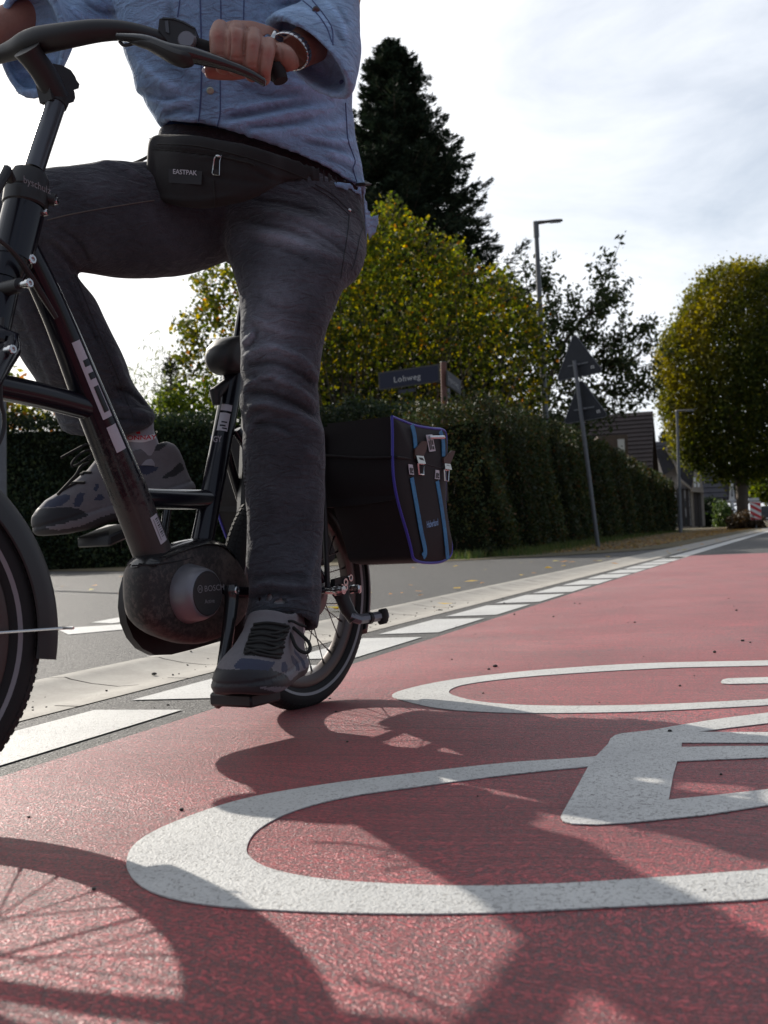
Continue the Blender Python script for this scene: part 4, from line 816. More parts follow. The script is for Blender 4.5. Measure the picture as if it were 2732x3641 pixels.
# frame tubes
def tube_part(name, pts, rs, m='frame_paint', seg=24, flat=1., up=None, n=24, parent=None):
    P = spline(pts, n); R = np.interp(np.linspace(0, 1, n), np.linspace(0, 1, len(rs)), rs); b = MB(); b.tube(P, list(R), seg, flat=flat, up=up); return part(name, b, m, parent), P, R
HT = at(84, 745, 0); HB = at(18, 935, 0)
dtP = [at(70, 840, 0), at(205, 1130, 0), at(330, 1440, 0), at(445, 1720, 0), at(530, 1935, 0), at(560, 2010, 0)]
fr, DT, DTR = tube_part('down_tube', dtP, [.022, .025, .031, .035, .036, .036], 'tube_dirty', n=40)
stP = [at(838, 1300, 0), at(790, 1560, 0), at(748, 1780, 0), at(712, 1960, 0)]
_, ST, STR = tube_part('seat_tube', stP, [.0215, .0215, .022, .023], n=30)
tube_part('cross_tube', [at(500, 1772, 0), at(640, 1776, 0), at(762, 1776, 0)], [.0195, .0195, .0195])
tube_part('front_carrier_tube', [at(318, 1452, 0), at(150, 1408, 0), at(0, 1376, 0), at(-170, 1345, 0)], [.0215, .0215, .0215, .0215])
ht, _, _ = tube_part('head_tube', [at(86, 742, 0), at(40, 928, 0)], [.034, .034], n=6)
# head clamp
b = MB(); hax = (at(100, 640, 0) - at(86, 742, 0)); hax /= np.linalg.norm(hax)
b.lathe(at(88, 738, 0), hax, [(.034, 0), (.037, .003), (.037, .024), (.0345, .026), (.0345, .028), (.036, .030), (.034, .050), (.029, .062), (.021, .066)], 36); cl = part('stem_clamp', b, 'black_plastic')
side = np.cross(hax, _f); side /= np.linalg.norm(side)
for x, y in ((198, 713), (163, 752)): bolt(at(x, y, .035) - BL*.012, BL*.95 - BD*.3, .0065, .014, cl)
b = MB(); b.tube([at(152, 700, .02), at(196, 712, .035)], .011, 12); part('clamp_lug', b, 'black_plastic', cl)
b = MB(); b.tube([at(40, 640, .02), at(25, 605, .03), at(-20, 690, .04), at(-30, 760, .04)], [.008, .009, .007, .005], 10); part('quick_release_lever', b, 'black_plastic', cl)
text_obj('lettering', 'byschulz', at(99, 663, .038) - _f*.024, at(160, 690, .038) - at(99, 663, .038), _u, .017, 'grey_decal', cl)
# steerer, fork
b = MB(); b.tube([at(40, 928, 0), at(20, 1000, 0)], [.032, .026], 20); b.tube([at(20, 1000, 0), at(-25, 1210, 0)], [.024, .024], 20); fk = part('fork', b, 'frame_paint')
for sg in (-1, 1):
    top = at(-22, 1190, 0); b = MB(); b.tube(spline([top, top + fn*sg*.03 - (0, 0, .01), top + fn*sg*.052 - (0, 0, .05), fc + fn*sg*.058 + (0, 0, .1) - fd*.02, fc + fn*sg*.058], 14), [.02]*3 + [.018]*6 + [.014]*5, 14); part('fork_leg', b, 'frame_paint', fk)
for x, y in ((102, 1007), (42, 1242)):
    p = at(x, y, .07); b = MB(); b.tube([p - BL*.075, p - BL*.02], .012, 12); part('boss', b, 'black_plastic', fk); b = MB(); b.tube([p - BL*.022, p], .006, 10); part('bolt', b, 'steel', fk); bolt(p - BL*.004, BL, .0075, .008, fk)
b = MB(); p = at(112, 922, .03); b.tube([p - BL*.03, p], .0065, 10); part('bolt', b, 'steel', fr); bolt(p - BL*.004, BL, .008, .008, fr)
tube_part('brake_cable', [at(-30, 835, .05), at(30, 880, .05), at(85, 945, .045), at(150, 1050, .035), at(200, 1130, .03)], [.0035, .004, .005, .006, .004], 'black_plastic', 8)
tube_part('brake_hose', [at(8, 1130, .03), at(2, 1400, .03), at(14, 1480, .03), at(10, 1540, .03), at(-20, 1610, .03)], [.0035, .0035], 'black_plastic', 8)
# fenders
def fender(name, c, d, n, r, a0, a1, w_, flap=None, m='black_plastic'):
    b = MB(); rings = []
    for q in np.linspace(a0, a1, 60):
        u = math.cos(q)*d + math.sin(q)*np.array([0, 0, 1.]); rings.append([c + u*(r - .034*abs(x)**2.6) + n*w_*x for x in np.linspace(-1, 1, 11)] + [c + u*(r - .0025 - .034*abs(x)**2.6) + n*(w_-.002)*x for x in np.linspace(1, -1, 11)])
    b.ring_loft(rings, (True, True)); return part(name, b, m)
ff = fender('front_fender', fc, fd, fn, .291, rad(60), rad(190), .034)
b = MB(); q0 = math.pi + .0; p = fc - fd*.285 + np.array([0, 0, -.005]); b.tube([fc + fn*.06, p + fn*.034 - fd*.003, p + fn*.05 - fd*.014], .0022, 8); part('fender_stay', b, 'steel', ff)
rf = fender('rear_fender', rc, BD, BL, .282, rad(75), rad(205), .031)
# stem post and its head
b = MB(); ps = [at(120, 605, 0), at(146, 525, 0), at(198, 371, 0)]; b.tube(ps, [.0172, .0172, .0172], 24); sp = part('stem_post', b, 'alu_post')
hd = spline([at(205, 352, 0), at(184, 310, 0), at(150, 250, 0), at(108, 195, 0), at(95, 175, 0)], 12)
b = MB(); b.tube(hd, list(np.interp(np.linspace(0, 1, 12), [0, .3, .7, 1], [.0200, .0215, .021, .024])), 20); b.tube([at(205, 352, 0), at(198, 373, 0)], [.020, .019], 20)
b.prism([at(x, y, .012) for x, y in [(190, 225), (222, 232), (252, 248), (268, 272), (273, 285), (283, 298), (280, 314), (262, 317), (266, 330), (268, 348), (262, 362), (246, 367), (215, 366), (185, 352), (172, 290)]], BL*-.03); sh = part('stem_head', b, 'black_plastic', sp, 30)
# handlebar (swept back, both sides)
DBAR = 1.93
lb = [(-330, 330, 2.06), (-200, 270, 2.03), (-60, 215, 1.99), (40, 180, 1.95), (110, 150, 1.92), (240, 125, 1.90), (360, 108, 1.90), (470, 112, 1.905), (590, 140, 1.91), (700, 170, 1.92), (850, 215, 1.93), (1000, 259, 1.94)]
bp_ = spline([atD(*p) for p in lb], 60)
b = MB(); b.tube(bp_[:56], list(np.interp(np.linspace(0, 1, 56), [0, .25, .42, .55, .75, 1], [.0115, .0145, .023, .0195, .0125, .0115])), 20); hb_ = part('handlebar', b, 'black_plastic')
b = MB(); g = spline([atD(690, 166, 1.92), atD(800, 200, 1.925), atD(920, 235, 1.935), atD(1008, 262, 1.94)], 20); b.tube(g, [.0165]*16 + [.017, .018, .0185, .017], 20); gl = part('grip', b, 'rubber', hb_)
b = MB(); b.tube([atD(978, 236, 1.93), atD(990, 262, 1.93), atD(999, 288, 1.93)], [.0175, .018, .016], 16, flat=.8); part('bar_end', b, 'rubber', gl)
b = MB(); b.tube(spline([atD(-210, 275, 2.03), atD(-420, 365, 2.08)], 6), [.0165]*6, 16); part('grip', b, 'rubber', hb_)
# brake levers and their housing
lv = spline([atD(420, 130, 1.885), atD(520, 142, 1.87), (atD(610, 178, 1.86)), atD(700, 200, 1.86), atD(800, 228, 1.86), atD(880, 258, 1.865), atD(938, 290, 1.875)], 30)
b = MB(); b.tube(lv, list(np.interp(np.linspace(0, 1, 30), [0, .25, .45, .7, 1], [.008, .0125, .0185, .0115, .0085])), 14, flat=.75, up=(0, 0, 1)); le = part('brake_lever', b, 'black_gloss', hb_)
b = MB(); b.tube([atD(936, 289, 1.874), atD(940, 305, 1.874)], [.006, .002], 8); part('lever_tip', b, 'black_gloss', le)
b = MB(); b.tube(spline([atD(470, 150, 1.88), atD(540, 160, 1.87), atD(640, 205, 1.86), atD(690, 205, 1.86)], 12), [.004, .008, .011, .013, .016, .018, .02, .021, .021, .02, .018, .012], 12, flat=.7); part('lever_housing', b, 'black_plastic', le)
b = MB(); b.tube(spline([atD(425, 145, 1.89), atD(440, 160, 1.89), atD(470, 155, 1.885), atD(480, 148, 1.88)], 12), .003, 8); part('brake_hose', b, 'black_plastic', hb_)
b = MB(); b.tube(spline([atD(-60, 215, 1.95), atD(-200, 290, 1.96), atD(-330, 350, 2.0)], 12), .008, 10); part('brake_lever', b, 'black_gloss', hb_)
# small handlebar display
b = MB(); T_ = [(563, 70, 1.93), (580, 62, 1.95), (640, 70, 1.95), (694, 100, 1.93), (694, 150, 1.93), (640, 158, 1.92), (566, 105, 1.92)]
b.prism([atD(x, y, 1.895) for x, y in [(562, 104), (567, 66), (582, 62), (620, 66), (655, 78), (693, 99), (692, 135), (690, 150), (640, 162), (600, 150)]], _f*.045); ds = part('display_unit', b, 'black_plastic', hb_, 25)
b = MB(); b.prism([atD(x, y, 1.892) for x, y in [(586, 74), (598, 72), (602, 118), (590, 112)]], _f*.006); part('bezel', b, 'dark_steel', ds, 25)
b = MB(); c_ = atD(662, 138, 1.893); b.lathe(c_ + _f*.008, -_f, [(.0165, -.01), (.0165, .004), (.013, .008), (.0001, .008)], 20); part('clamp_button', b, 'motor_grey', ds)
b = MB(); b.prism([atD(x, y, 1.893) for x, y in [(578, 60), (620, 62), (655, 75), (695, 98), (691, 101), (652, 80), (618, 68), (576, 66)]], _f*.05); part('display_lid', b, 'black_gloss', ds, 25)

# seat post, collar block, saddle, battery
cpx = [(766, 1232), (788, 1206), (825, 1196), (862, 1204), (878, 1240), (876, 1290), (858, 1322), (825, 1332), (792, 1328), (768, 1302), (760, 1265)]
cO = spline([at(x, y, 0) for x, y in cpx + cpx[:1]], 45)[:-1]; cC = cO.mean(0); bb_ = MB()
bb_.ring_loft([[cC + (p-cC)*k + BL*l_ for p in cO] for k, l_ in ((.55, -.034), (.85, -.030), (.97, -.020), (1, 0), (.97, .020), (.85, .030), (.55, .034))]); part('seat_collar', bb_, 'black_plastic', None, 60)
tube_part('seat_post', [at(840, 1290, 0), at(862, 1150, 0), at(905, 920, 0)], [.0145, .0145, .0145], n=8)
sx = at(905, 905, 0); b = MB(); rings = []
for s_, hw, dz in ((-.13, .035, .012), (-.125, .07, .02), (-.06, .078, .022), (0, .06, .012), (.06, .035, .006), (.12, .022, .004), (.15, .012, -.002)):
    rings.append([sx + BD*s_ + BL*hw*math.cos(q) + np.array([0, 0, dz + .022*math.sin(q)*(1 if math.sin(q) > 0 else .8)]) for q in np.linspace(0, 2*math.pi, 16, endpoint=False)])
b.ring_loft(rings); part('saddle', b, 'black_plastic')
b = MB(); b.tube([at(800, 1345, .0) - BD*.02, at(720, 1400, 0)*.0 + at(772, 1400, 0) + BD*.005, at(770, 1440, 0)], [.008, .014, .008], 10); part('cable_guide', b, 'black_plastic')
b = MB(); ba = B(.135, 0, .36); bb2 = B(.085, 0, .70); rings = []
for f in (0, .02, .98, 1):
    k = .85 if f in (0, 1) else 1; c_ = ba + (bb2-ba)*f; rings.append([c_ + BD*.045*k*x + BL*.04*k*y for x, y in ((1, .5), (.7, 1), (-.7, 1), (-1, .5), (-1, -.5), (-.7, -1), (.7, -1), (1, -.5))])
b.ring_loft(rings); bt = part('battery', b, 'black_plastic', None, 30)
# carrier
car = MB()
for l_ in (-.06, .06):
    car.tube(spline([B(.10, l_, .62), B(0, l_, .60), B(-.30, l_, .60)], 8), .006, 8); car.tube([B(-.02, l_*1.1, .6), rc + BL*l_*1.3], .006, 8)
for s_ in (.05, -.1, -.29): car.tube([B(s_, -.06, .6), B(s_, .06, .6)], .005, 8)
part('rear_carrier', car, 'black_plastic')
# stays
for sg in (-1, 1):
    tube_part('chain_stay', [B(.36, sg*.03, .285), B(.2, sg*.06, .265), rc + BL*sg*.066], [.012, .011, .010], n=10)
    tube_part('seat_stay', [B(.22, sg*.02, .60), B(.12, sg*.05, .45), rc + BL*sg*.066 + (0, 0, .02)], [.010, .010, .009], n=10)
# dropout plate with kickstand, left side
b = MB(); b.prism([at(x, y, .085) for x, y in [(1192, 2060), (1240, 2048), (1262, 2085), (1248, 2120), (1215, 2140), (1190, 2105)]], BL*-.012); dp = part('dropout_plate', b, 'black_plastic', None, False)
for x, y, r_ in ((1214, 2088, .007), (1227, 2071, .009), (1227, 2088, .008), (1245, 2055, .008)):
    b = MB(); b.lathe(at(x, y, .0865), BL, [(r_*.6, 0), (r_, 0), (r_, .003), (r_*.6, .003)], 14, cap=(False, False)); part('ring_bolt', b, 'steel', dp)
b = MB(); b.box(at(1264, 2094, .115), BD*.006, BL*.014, np.array([0, 0, .010]), bev=.003); part('axle_end', b, 'steel', dp)
b = MB(); b.tube(spline([at(1212, 2110, .10), at(1235, 2165, .11), at(1262, 2205, .125)], 10), [.016]*6 + [.014]*4, 12); ks = part('kickstand', b, 'black_plastic')
b = MB(); b.tube([at(1250, 2192, .12), at(1278, 2202, .135), at(1372, 2188, .155)], [.012, .0115, .0118], 8); part('stand_leg', b, 'motor_grey', ks)
b = MB(); b.tube([at(1308, 2198, .142), at(1318, 2197, .144)], [.0135, .0135], 12); part('stand_band', b, 'black_plastic', ks)
b = MB(); b.box(at(1362, 2192, .155), BD*.012, BL*.010 + np.array([0, 0, .002]), np.array([0, 0, .017]), bev=.006); part('stand_foot', b, 'rubber', ks)
# rear derailleur / hub gear and chain guard
b = MB(); b.lathe(rc + BL*.03, BL, [(.02, 0), (.058, .002), (.060, .008), (.045, .018), (.02, .022)], 36); part('rear_hub_cover', b, 'dark_steel')
b = MB(); poly = [(461, 2050), (448, 2100), (444, 2160), (452, 2215), (474, 2268), (506, 2306), (553, 2330), (610, 2328), (690, 2308), (790, 2278), (880, 2240), (900, 2150), (850, 2050), (600, 1990), (500, 2000)]
b.prism([at(x, y, -.055) for x, y in poly], BL*-.018); part('chain_guard', b, 'frame_dusty', None, 30)
# motor housing: body swelling towards the cover, lofted across the bicycle
out0 = [(482, 1985), (560, 1950), (640, 1925), (700, 1918), (755, 1935), (800, 1980), (835, 2040), (850, 2100), (840, 2180), (800, 2235), (740, 2275), (670, 2293), (600, 2285), (530, 2258), (480, 2215), (462, 2150), (458, 2075), (462, 2020)]
def outline(k, l_, c=(660, 2110)):
    P = spline([(c[0] + (x-c[0])*k, c[1] + (y-c[1])*k) for x, y in out0 + out0[:1]], 54)[:-1]; return [at(x, y, l_) for x, y in P]
base = outline(1, 0.0); cen = np.mean(base, 0)
def scl(k, l_): return [cen + (p-cen)*k + BL*l_ for p in base]
b = MB(); b.ring_loft([scl(.66, -.046), scl(.84, -.038), scl(.93, -.02), scl(.98, 0), scl(.985, .018), scl(.95, .032), scl(.85, .044), scl(.60, .048)]); mh = part('motor_housing', b, 'motor_dirty', None, 50)
b = MB(); b.ring_loft([[p + BL*l_ + np.array([0, 0, .002]) for p in [cen + (q-cen)*k for q in base]] for k, l_ in ((.95, -.02), (.995, 0), (1.0, .018), (.965, .033), (.87, .046))], (False, False), closed=True)
# upper shell only: keep faces above the seam
b2 = MB(); b2.v = b.v; zs = at(600, 2004, .03)[2]; b2.f = [q for q in b.f if min(b.v[i][2] for i in q) > zs - .004]; b2.m = [0]*len(b2.f); part('motor_top_cover', b2, 'black_gloss', mh, 50)
b = MB(); sm_ = [p for p in spline([at(x, y, .045) for x, y in ((470, 2012), (560, 2006), (640, 1994), (720, 1976), (790, 1990), (830, 2040))], 24)]
b.tube(sm_, .0016, 6); part('shell_seam', b, 'rubber', mh)
mc = at(738, 2110, .09); mc0 = mc - BL*.055
b = MB(); b.lathe(mc0, BL, [(.060, -.01), (.0575, .006), (.054, .022), (.050, .04), (.0455, .052), (.0425, .055), (.0415, .0555)], 48, cap=(False, False)); mv = part('motor_cover', b, 'motor_grey', None, 50)
b = MB(); b.lathe(mc0, BL, [(.0415, .0545), (.040, .0565), (.0001, .0572)], 48, cap=(False, False)); part('cover_disc', b, 'black_plastic', mv, 50)
rgt = -BD; upv = np.array([0, 0, 1.])
o_ = mc + BL*.0035; text_obj('lettering', 'BOSCH', o_ + rgt*-.013 + upv*.004, rgt, upv, .0155, 'grey_decal', mv, wscale=1.15)
text_obj('lettering', 'Active', o_ + rgt*-.013 - upv*.018, rgt, upv, .011, 'grey_decal', mv)
b = MB(); cc = o_ - rgt*.024 + upv*.0095
for rr_ in (.0072,): b.ring_loft([[cc + rgt*r0*math.cos(q) + upv*r0*math.sin(q) for q in np.linspace(0, 6.283, 25)[:-1]] for r0 in (rr_, rr_*.82)], (False, False))
for dx in (-1, 1): b.add([cc + rgt*(dx*.0030 - .0006) + upv*.0035, cc + rgt*(dx*.003 + .0006) + upv*.0035, cc + rgt*(dx*.003 + .0006) - upv*.0035, cc + rgt*(dx*.003 - .0006) - upv*.0035], [(0, 1, 2, 3)])
b.add([cc - rgt*.003 + upv*.0006, cc + rgt*.003 + upv*.0006, cc + rgt*.003 - upv*.0006, cc - rgt*.003 - upv*.0006], [(0, 1, 2, 3)]); part('emblem', b, 'grey_decal', mv, False)
# cranks and pedals
BBL = at(822, 2100, .095); PB = at(778, 2470, .105)
b = MB(); b.tube(spline([BBL + (0, 0, .012), BBL - (0, 0, .02), BBL*.5 + PB*.5 + BL*.004, PB, PB - (0, 0, .012)], 16), [.013, .019, .019, .0175, .0165, .016, .0155, .015, .015, .015, .015, .015, .0155, .0165, .016, .010], 12, flat=.8); cr = part('crank', b, 'black_gloss'); bolt(BBL + BL*.012, BL, .008, .004, cr)
b = MB(); b.box(PB + BL*.062 + np.array([0, 0, -.002]), BD*.045, BL*.048, np.array([0, 0, .012]), bev=.004); pd = part('pedal', b, 'black_plastic')
BBR = BBL - BL*.19; PR = B(.395, -.105, .46) if False else BBR + (BBL - PB)*[1, 1, 1]*1.0; PR = BBR - (PB - BBL)
b = MB(); b.tube(spline([BBR, PR], 10), .0125, 12, flat=.75); part('crank', b, 'black_gloss')
PRc = at(440, 1880, -.15)
# ------------------------------------------------------------------ panniers (one double bag over the carrier)
mat('bag_label', (.16, .30, .5), .6); mat('bag_fabric', (.0075, .0058, .007), .8, bump=.5, var=.25, noise_scale=700, bump_dist=.0004)
mat('bag_trim', (.035, .035, .33), .45); mat('bag_stripe', (.02, .16, .33), .6, bump=.8, noise_scale=160, bump_dist=.001, var=.35); mat('leather', (.06, .025, .018), .6, bump=.3, noise_scale=200, bump_dist=.0004)
bag = empty('pannier_bag', B(-.1, .0, .62), 'large black double pannier with blue piping and turquoise stripes hung over the rear wheel', 'pannier')
LB_ = .245
def bq(x, y, l=LB_): return at(x, y, l)
fo_ = [(1394, 1481), (1430, 1496), (1480, 1514), (1540, 1524), (1572, 1527), (1584, 1540), (1587, 1570), (1585, 1650), (1582, 1780), (1590, 1850), (1598, 1900), (1606, 1940), (1604, 1970), (1588, 1988), (1560, 1999), (1520, 2001), (1490, 1997), (1470, 1985), (1462, 1950), (1446, 1890), (1428, 1830), (1412, 1770), (1400, 1700), (1396, 1620), (1396, 1550)]
O3 = spline([bq(*p) for p in fo_ + fo_[:1]], 73)[:-1]; oc = O3.mean(0)
def bulge(P, k, dl): return [oc + (p-oc)*k + BL*dl for p in P]
def inner(P, dl, z_top=None, sh=0):
    return [p - BL*dl for p in P]
# front face bulges forward, bag narrows to the carrier
b = MB(); b.ring_loft([bulge(O3, .5, .012), bulge(O3, .9, .008), bulge(O3, .985, .002), inner(O3, .006), inner(O3, .05), inner(O3, .12), inner(O3, .165), bulge(inner(O3, .17), .9, 0)]); lbag = b.build('left_pocket', 'bag_fabric', bag)
b = MB(); b.tube(list(O3) + [O3[0]], .0033, 8); b.build('piping', 'bag_trim', lbag)
# inner side: lower edge rises towards the wheel
b = MB(); b.ring_loft([[p - BL*(LB_+LB_-.0) + 0*BD for p in inner(O3, -.0)], [p - BL*(LB_*2-.17) for p in O3]]); rb = b.build('right_pocket', 'bag_fabric', bag)
b = MB(); b.tube([p - BL*(LB_*2) for p in list(O3) + [O3[0]]], .0033, 8); b.build('piping', 'bag_trim', rb)
# top deck joining both pockets, sagging slightly, with its front flap
top_i = [k for k in range(len(O3)) if O3[k][2] > oc[2] + .13]
fT = bq(1394, 1483); bT = bq(1584, 1532); b = MB(); rings = []
for f in np.linspace(-.0, 1.0, 15):
    sag = -.010*math.sin(math.pi*f)**2 - .004*math.sin(3*math.pi*f); off = -BL*LB_*2*f
    rings.append([fT + off + np.array([0, 0, sag + .002]), bT + off + np.array([0, 0, sag + .002]), bT + off + np.array([0, 0, sag - .16]), fT + off - BD*.004 + np.array([0, 0, sag - .175])])
b.ring_loft(rings); b.build('top_deck', 'bag_fabric', bag, 30)
# flap edge across the front and the outer face
fl = MB(); P = [bq(1396, 1626), bq(1440, 1633), bq(1500, 1652), bq(1560, 1668), bq(1586, 1668)]; fl.tube([p + BL*.010 for p in spline(P, 16)], .0028, 8); fl.build('flap_edge', 'bag_fabric', lbag)
fl = MB(); fl.tube(spline([bq(1396, 1626) + BD*.003, bq(1396, 1618) - BL*.08 + BD*.006, bq(1396, 1600) - BL*.16 + BD*.008, bq(1396, 1590) - BL*.22 + BD*.004], 14), .003, 8); fl.build('front_seam', 'bag_fabric', lbag)
def face_strip(name, pts, wpx, m, parent, off=.0125, th=.0012, n=20):
    P = spline([bq(x, y) for x, y in pts], n); b = MB(); rings = []
    for i, p in enumerate(P):
        t = P[min(i+1, n-1)] - P[max(i-1, 0)]; t /= np.linalg.norm(t); s_ = np.cross(BL, t); s_ /= np.linalg.norm(s_); w_ = wpx
        rings.append([p + s_*w_ + BL*off, p - s_*w_ + BL*off, p - s_*w_ + BL*(off+th), p + s_*w_ + BL*(off+th)])
    b.ring_loft(rings); return b.build(name, m, parent, False)
face_strip('stripe', [(1447, 1512), (1456, 1550), (1460, 1595)], .0078, 'bag_stripe', lbag); face_strip('stripe', [(1446, 1700), (1462, 1790), (1480, 1890), (1494, 1960), (1486, 1980)], .0078, 'bag_stripe', lbag)
face_strip('stripe', [(1548, 1535), (1558, 1570), (1560, 1625)], .0078, 'bag_stripe', lbag); face_strip('stripe', [(1537, 1712), (1552, 1800), (1566, 1900), (1575, 1990)], .0078, 'bag_stripe', lbag)
def plate(name, pts, m, off, th, parent): b = MB(); b.prism([bq(x, y) + BL*off for x, y in pts], BL*th); return b.build(name, m, parent, False)
for i, (pts, hook) in enumerate((([(1496, 1548), (1518, 1546), (1530, 1605), (1508, 1608)], 1), ([(1433, 1652), (1448, 1654), (1453, 1690), (1437, 1688)], 0), ([(1530, 1672), (1543, 1674), (1545, 1706), (1528, 1704)], 0))):
    pl = plate('name_tag', pts, 'white_decal', .013, .0012, lbag); p = np.array(pts, float)
    def q_(u, v): return tuple(p[0]*(1-u)*(1-v) + p[1]*u*(1-v) + p[2]*u*v + p[3]*(1-u)*v)
    for (u0, u1, v0, v1) in ((.15, .3, .35, .9), (.4, .52, .3, .88), (.62, .85, .35, .62), (.62, .85, .7, .9)):
        plate('tag_mark', [q_(u0, v0), q_(u1, v0), q_(u1, v1), q_(u0, v1)], 'black_plastic', .0143, .0006, pl)
b = MB(); b.tube([bq(1503, 1558) + BL*.018, bq(1538, 1559) + BL*.03], .004, 8); b.build('lock_peg', 'steel', lbag)
for (lt, bk, fr_) in (([(1453, 1600), (1480, 1570), (1497, 1572), (1494, 1600), (1480, 1632), (1453, 1632)], [(1452, 1622), (1478, 1624), (1486, 1652), (1460, 1650)], [(1464, 1650), (1486, 1652), (1484, 1690), (1468, 1688)]),
                      ([(1555, 1632), (1585, 1604), (1597, 1606), (1580, 1650), (1556, 1648)], [(1554, 1650), (1574, 1652), (1580, 1672), (1556, 1668)], [(1558, 1672), (1574, 1674), (1572, 1712), (1560, 1710)])):
    st_ = plate('strap', lt, 'leather', .013, .004, lbag); bu = plate('buckle', bk, 'steel', .0175, .003, lbag)
    plate('buckle_slot', [(bk[0][0]*.75+bk[2][0]*.25, bk[0][1]+7), (bk[1][0]-5, bk[1][1]+6), (bk[2][0]-6, bk[2][1]-12), (bk[3][0]+7, bk[3][1]-13)], 'black_plastic', .0206, .0006, bu)
    b = MB(); b.tube([bq(x, y) + BL*.016 for x, y in fr_ + fr_[:1]], .0022, 8); b.build('buckle_loop', 'steel', lbag)
text_obj('lettering', 'Haberland', bq(1500, 1878) + BL*.0128, bq(1540, 1868) - bq(1500, 1878), (0, 0, 1), .021, 'bag_label', lbag, wscale=.62, bold=.02)
b = MB(); b.box(bq(1598, 1960) + BL*-.05 - BD*.012, BD*.006, BL*.02, np.array([0, 0, .018]), bev=.004); b.build('reflector', 'white_decal', lbag)

# ------------------------------------------------------------------ rider
mat('denim_shirt', (.25, .375, .57), .9, spec=.15, bump=.5, var=.2, noise_scale=420, bump_dist=.0008, vcol=True, sheen=.15, trans=.06, wr=(26, .010))
mat('denim_black', (.054, .058, .065), .92, spec=.12, bump=.6, var=.28, noise_scale=450, bump_dist=.0009, vcol=True, sheen=.15, wr=(30, .008))
mat('thread', (.03, .03, .035), .8); mat('thread_light', (.12, .11, .10), .8); mat('thread_blue', (.06, .09, .20), .8); mat('skin', (.30, .15, .11), .5, spec=.4, bump=.25, var=.1, noise_scale=160, bump_dist=.0006, vcol=True)
MATS['skin'].node_tree.nodes['Principled BSDF'].inputs['Subsurface Weight'].default_value = .08; MATS['skin'].node_tree.nodes['Principled BSDF'].inputs['Subsurface Radius'].default_value = (.01, .004, .002)
mat('hair', (.05, .03, .02), .7, bump=.6, noise_scale=120, bump_dist=.002); mat('snap_button', (.38, .42, .33), .35, metal=.3); mat('sock', (.32, .31, .34), .95, bump=.5, noise_scale=500, bump_dist=.0005); mat('sock_white', (.72, .70, .72), .95); mat('sock_red', (.45, .02, .035), .9)
mat('shoe_grey', (.155, .145, .155), .9, bump=.3, noise_scale=500, bump_dist=.0004, var=.12); mat('shoe_navy', (.035, .042, .075), .8, bump=.5, noise_scale=600, bump_dist=.0005); mat('shoe_black', (.016, .016, .02), .6); mat('shoe_sole', (.035, .034, .036), .7); mat('sole_grey', (.17, .165, .18), .8); mat('lace', (.015, .015, .014), .85)
mat('pouch', (.014, .013, .014), .85, bump=.5, noise_scale=600, bump_dist=.0004, var=.2)
def sil_loft(secs, seg=48, caps=(True, True), n_exp=2.0, mesh=None):
    """limb from pairs of outline points: (x1, y1, x2, y2, distance, turn in degrees, thickness ratio)"""
    S_ = np.array([list(s) for s in secs], float); m = len(S_); C_ = []; Wv = []
    for s in S_: a = atD(s[0], s[1], s[4]); b = atD(s[2], s[3], s[4]); C_.append((a+b)/2); Wv.append((b-a)/2)
    C_ = np.array(C_); rings = []
    for i in range(m):
        ax = C_[min(i+1, m-1)] - C_[max(i-1, 0)]; w0 = Wv[i]; ln = np.linalg.norm(w0); ax = ax - w0*(ax@w0)/ln**2; ax /= np.linalg.norm(ax)
        n_ = np.cross(ax, w0/ln); n_ *= np.sign((CP - C_[i])@n_); t = rad(S_[i][5]); k = 1/math.sqrt(math.cos(t)**2 + (S_[i][6]*math.sin(t))**2)
        W_ = k*(math.cos(t)*w0 + math.sin(t)*n_*ln); V_ = k*S_[i][6]*(-math.sin(t)*w0 + math.cos(t)*n_*ln)
        r = []
        for q in np.linspace(0, 2*math.pi, seg, endpoint=False):
            c, s = math.cos(q), math.sin(q); e = 2/n_exp; r.append(C_[i] + W_*math.copysign(abs(c)**e, c) + V_*math.copysign(abs(s)**e, s))
        rings.append(r)
    return rings
def dens(secs, n):
    return [list(r) for r in spline([list(s) for s in secs], n)]
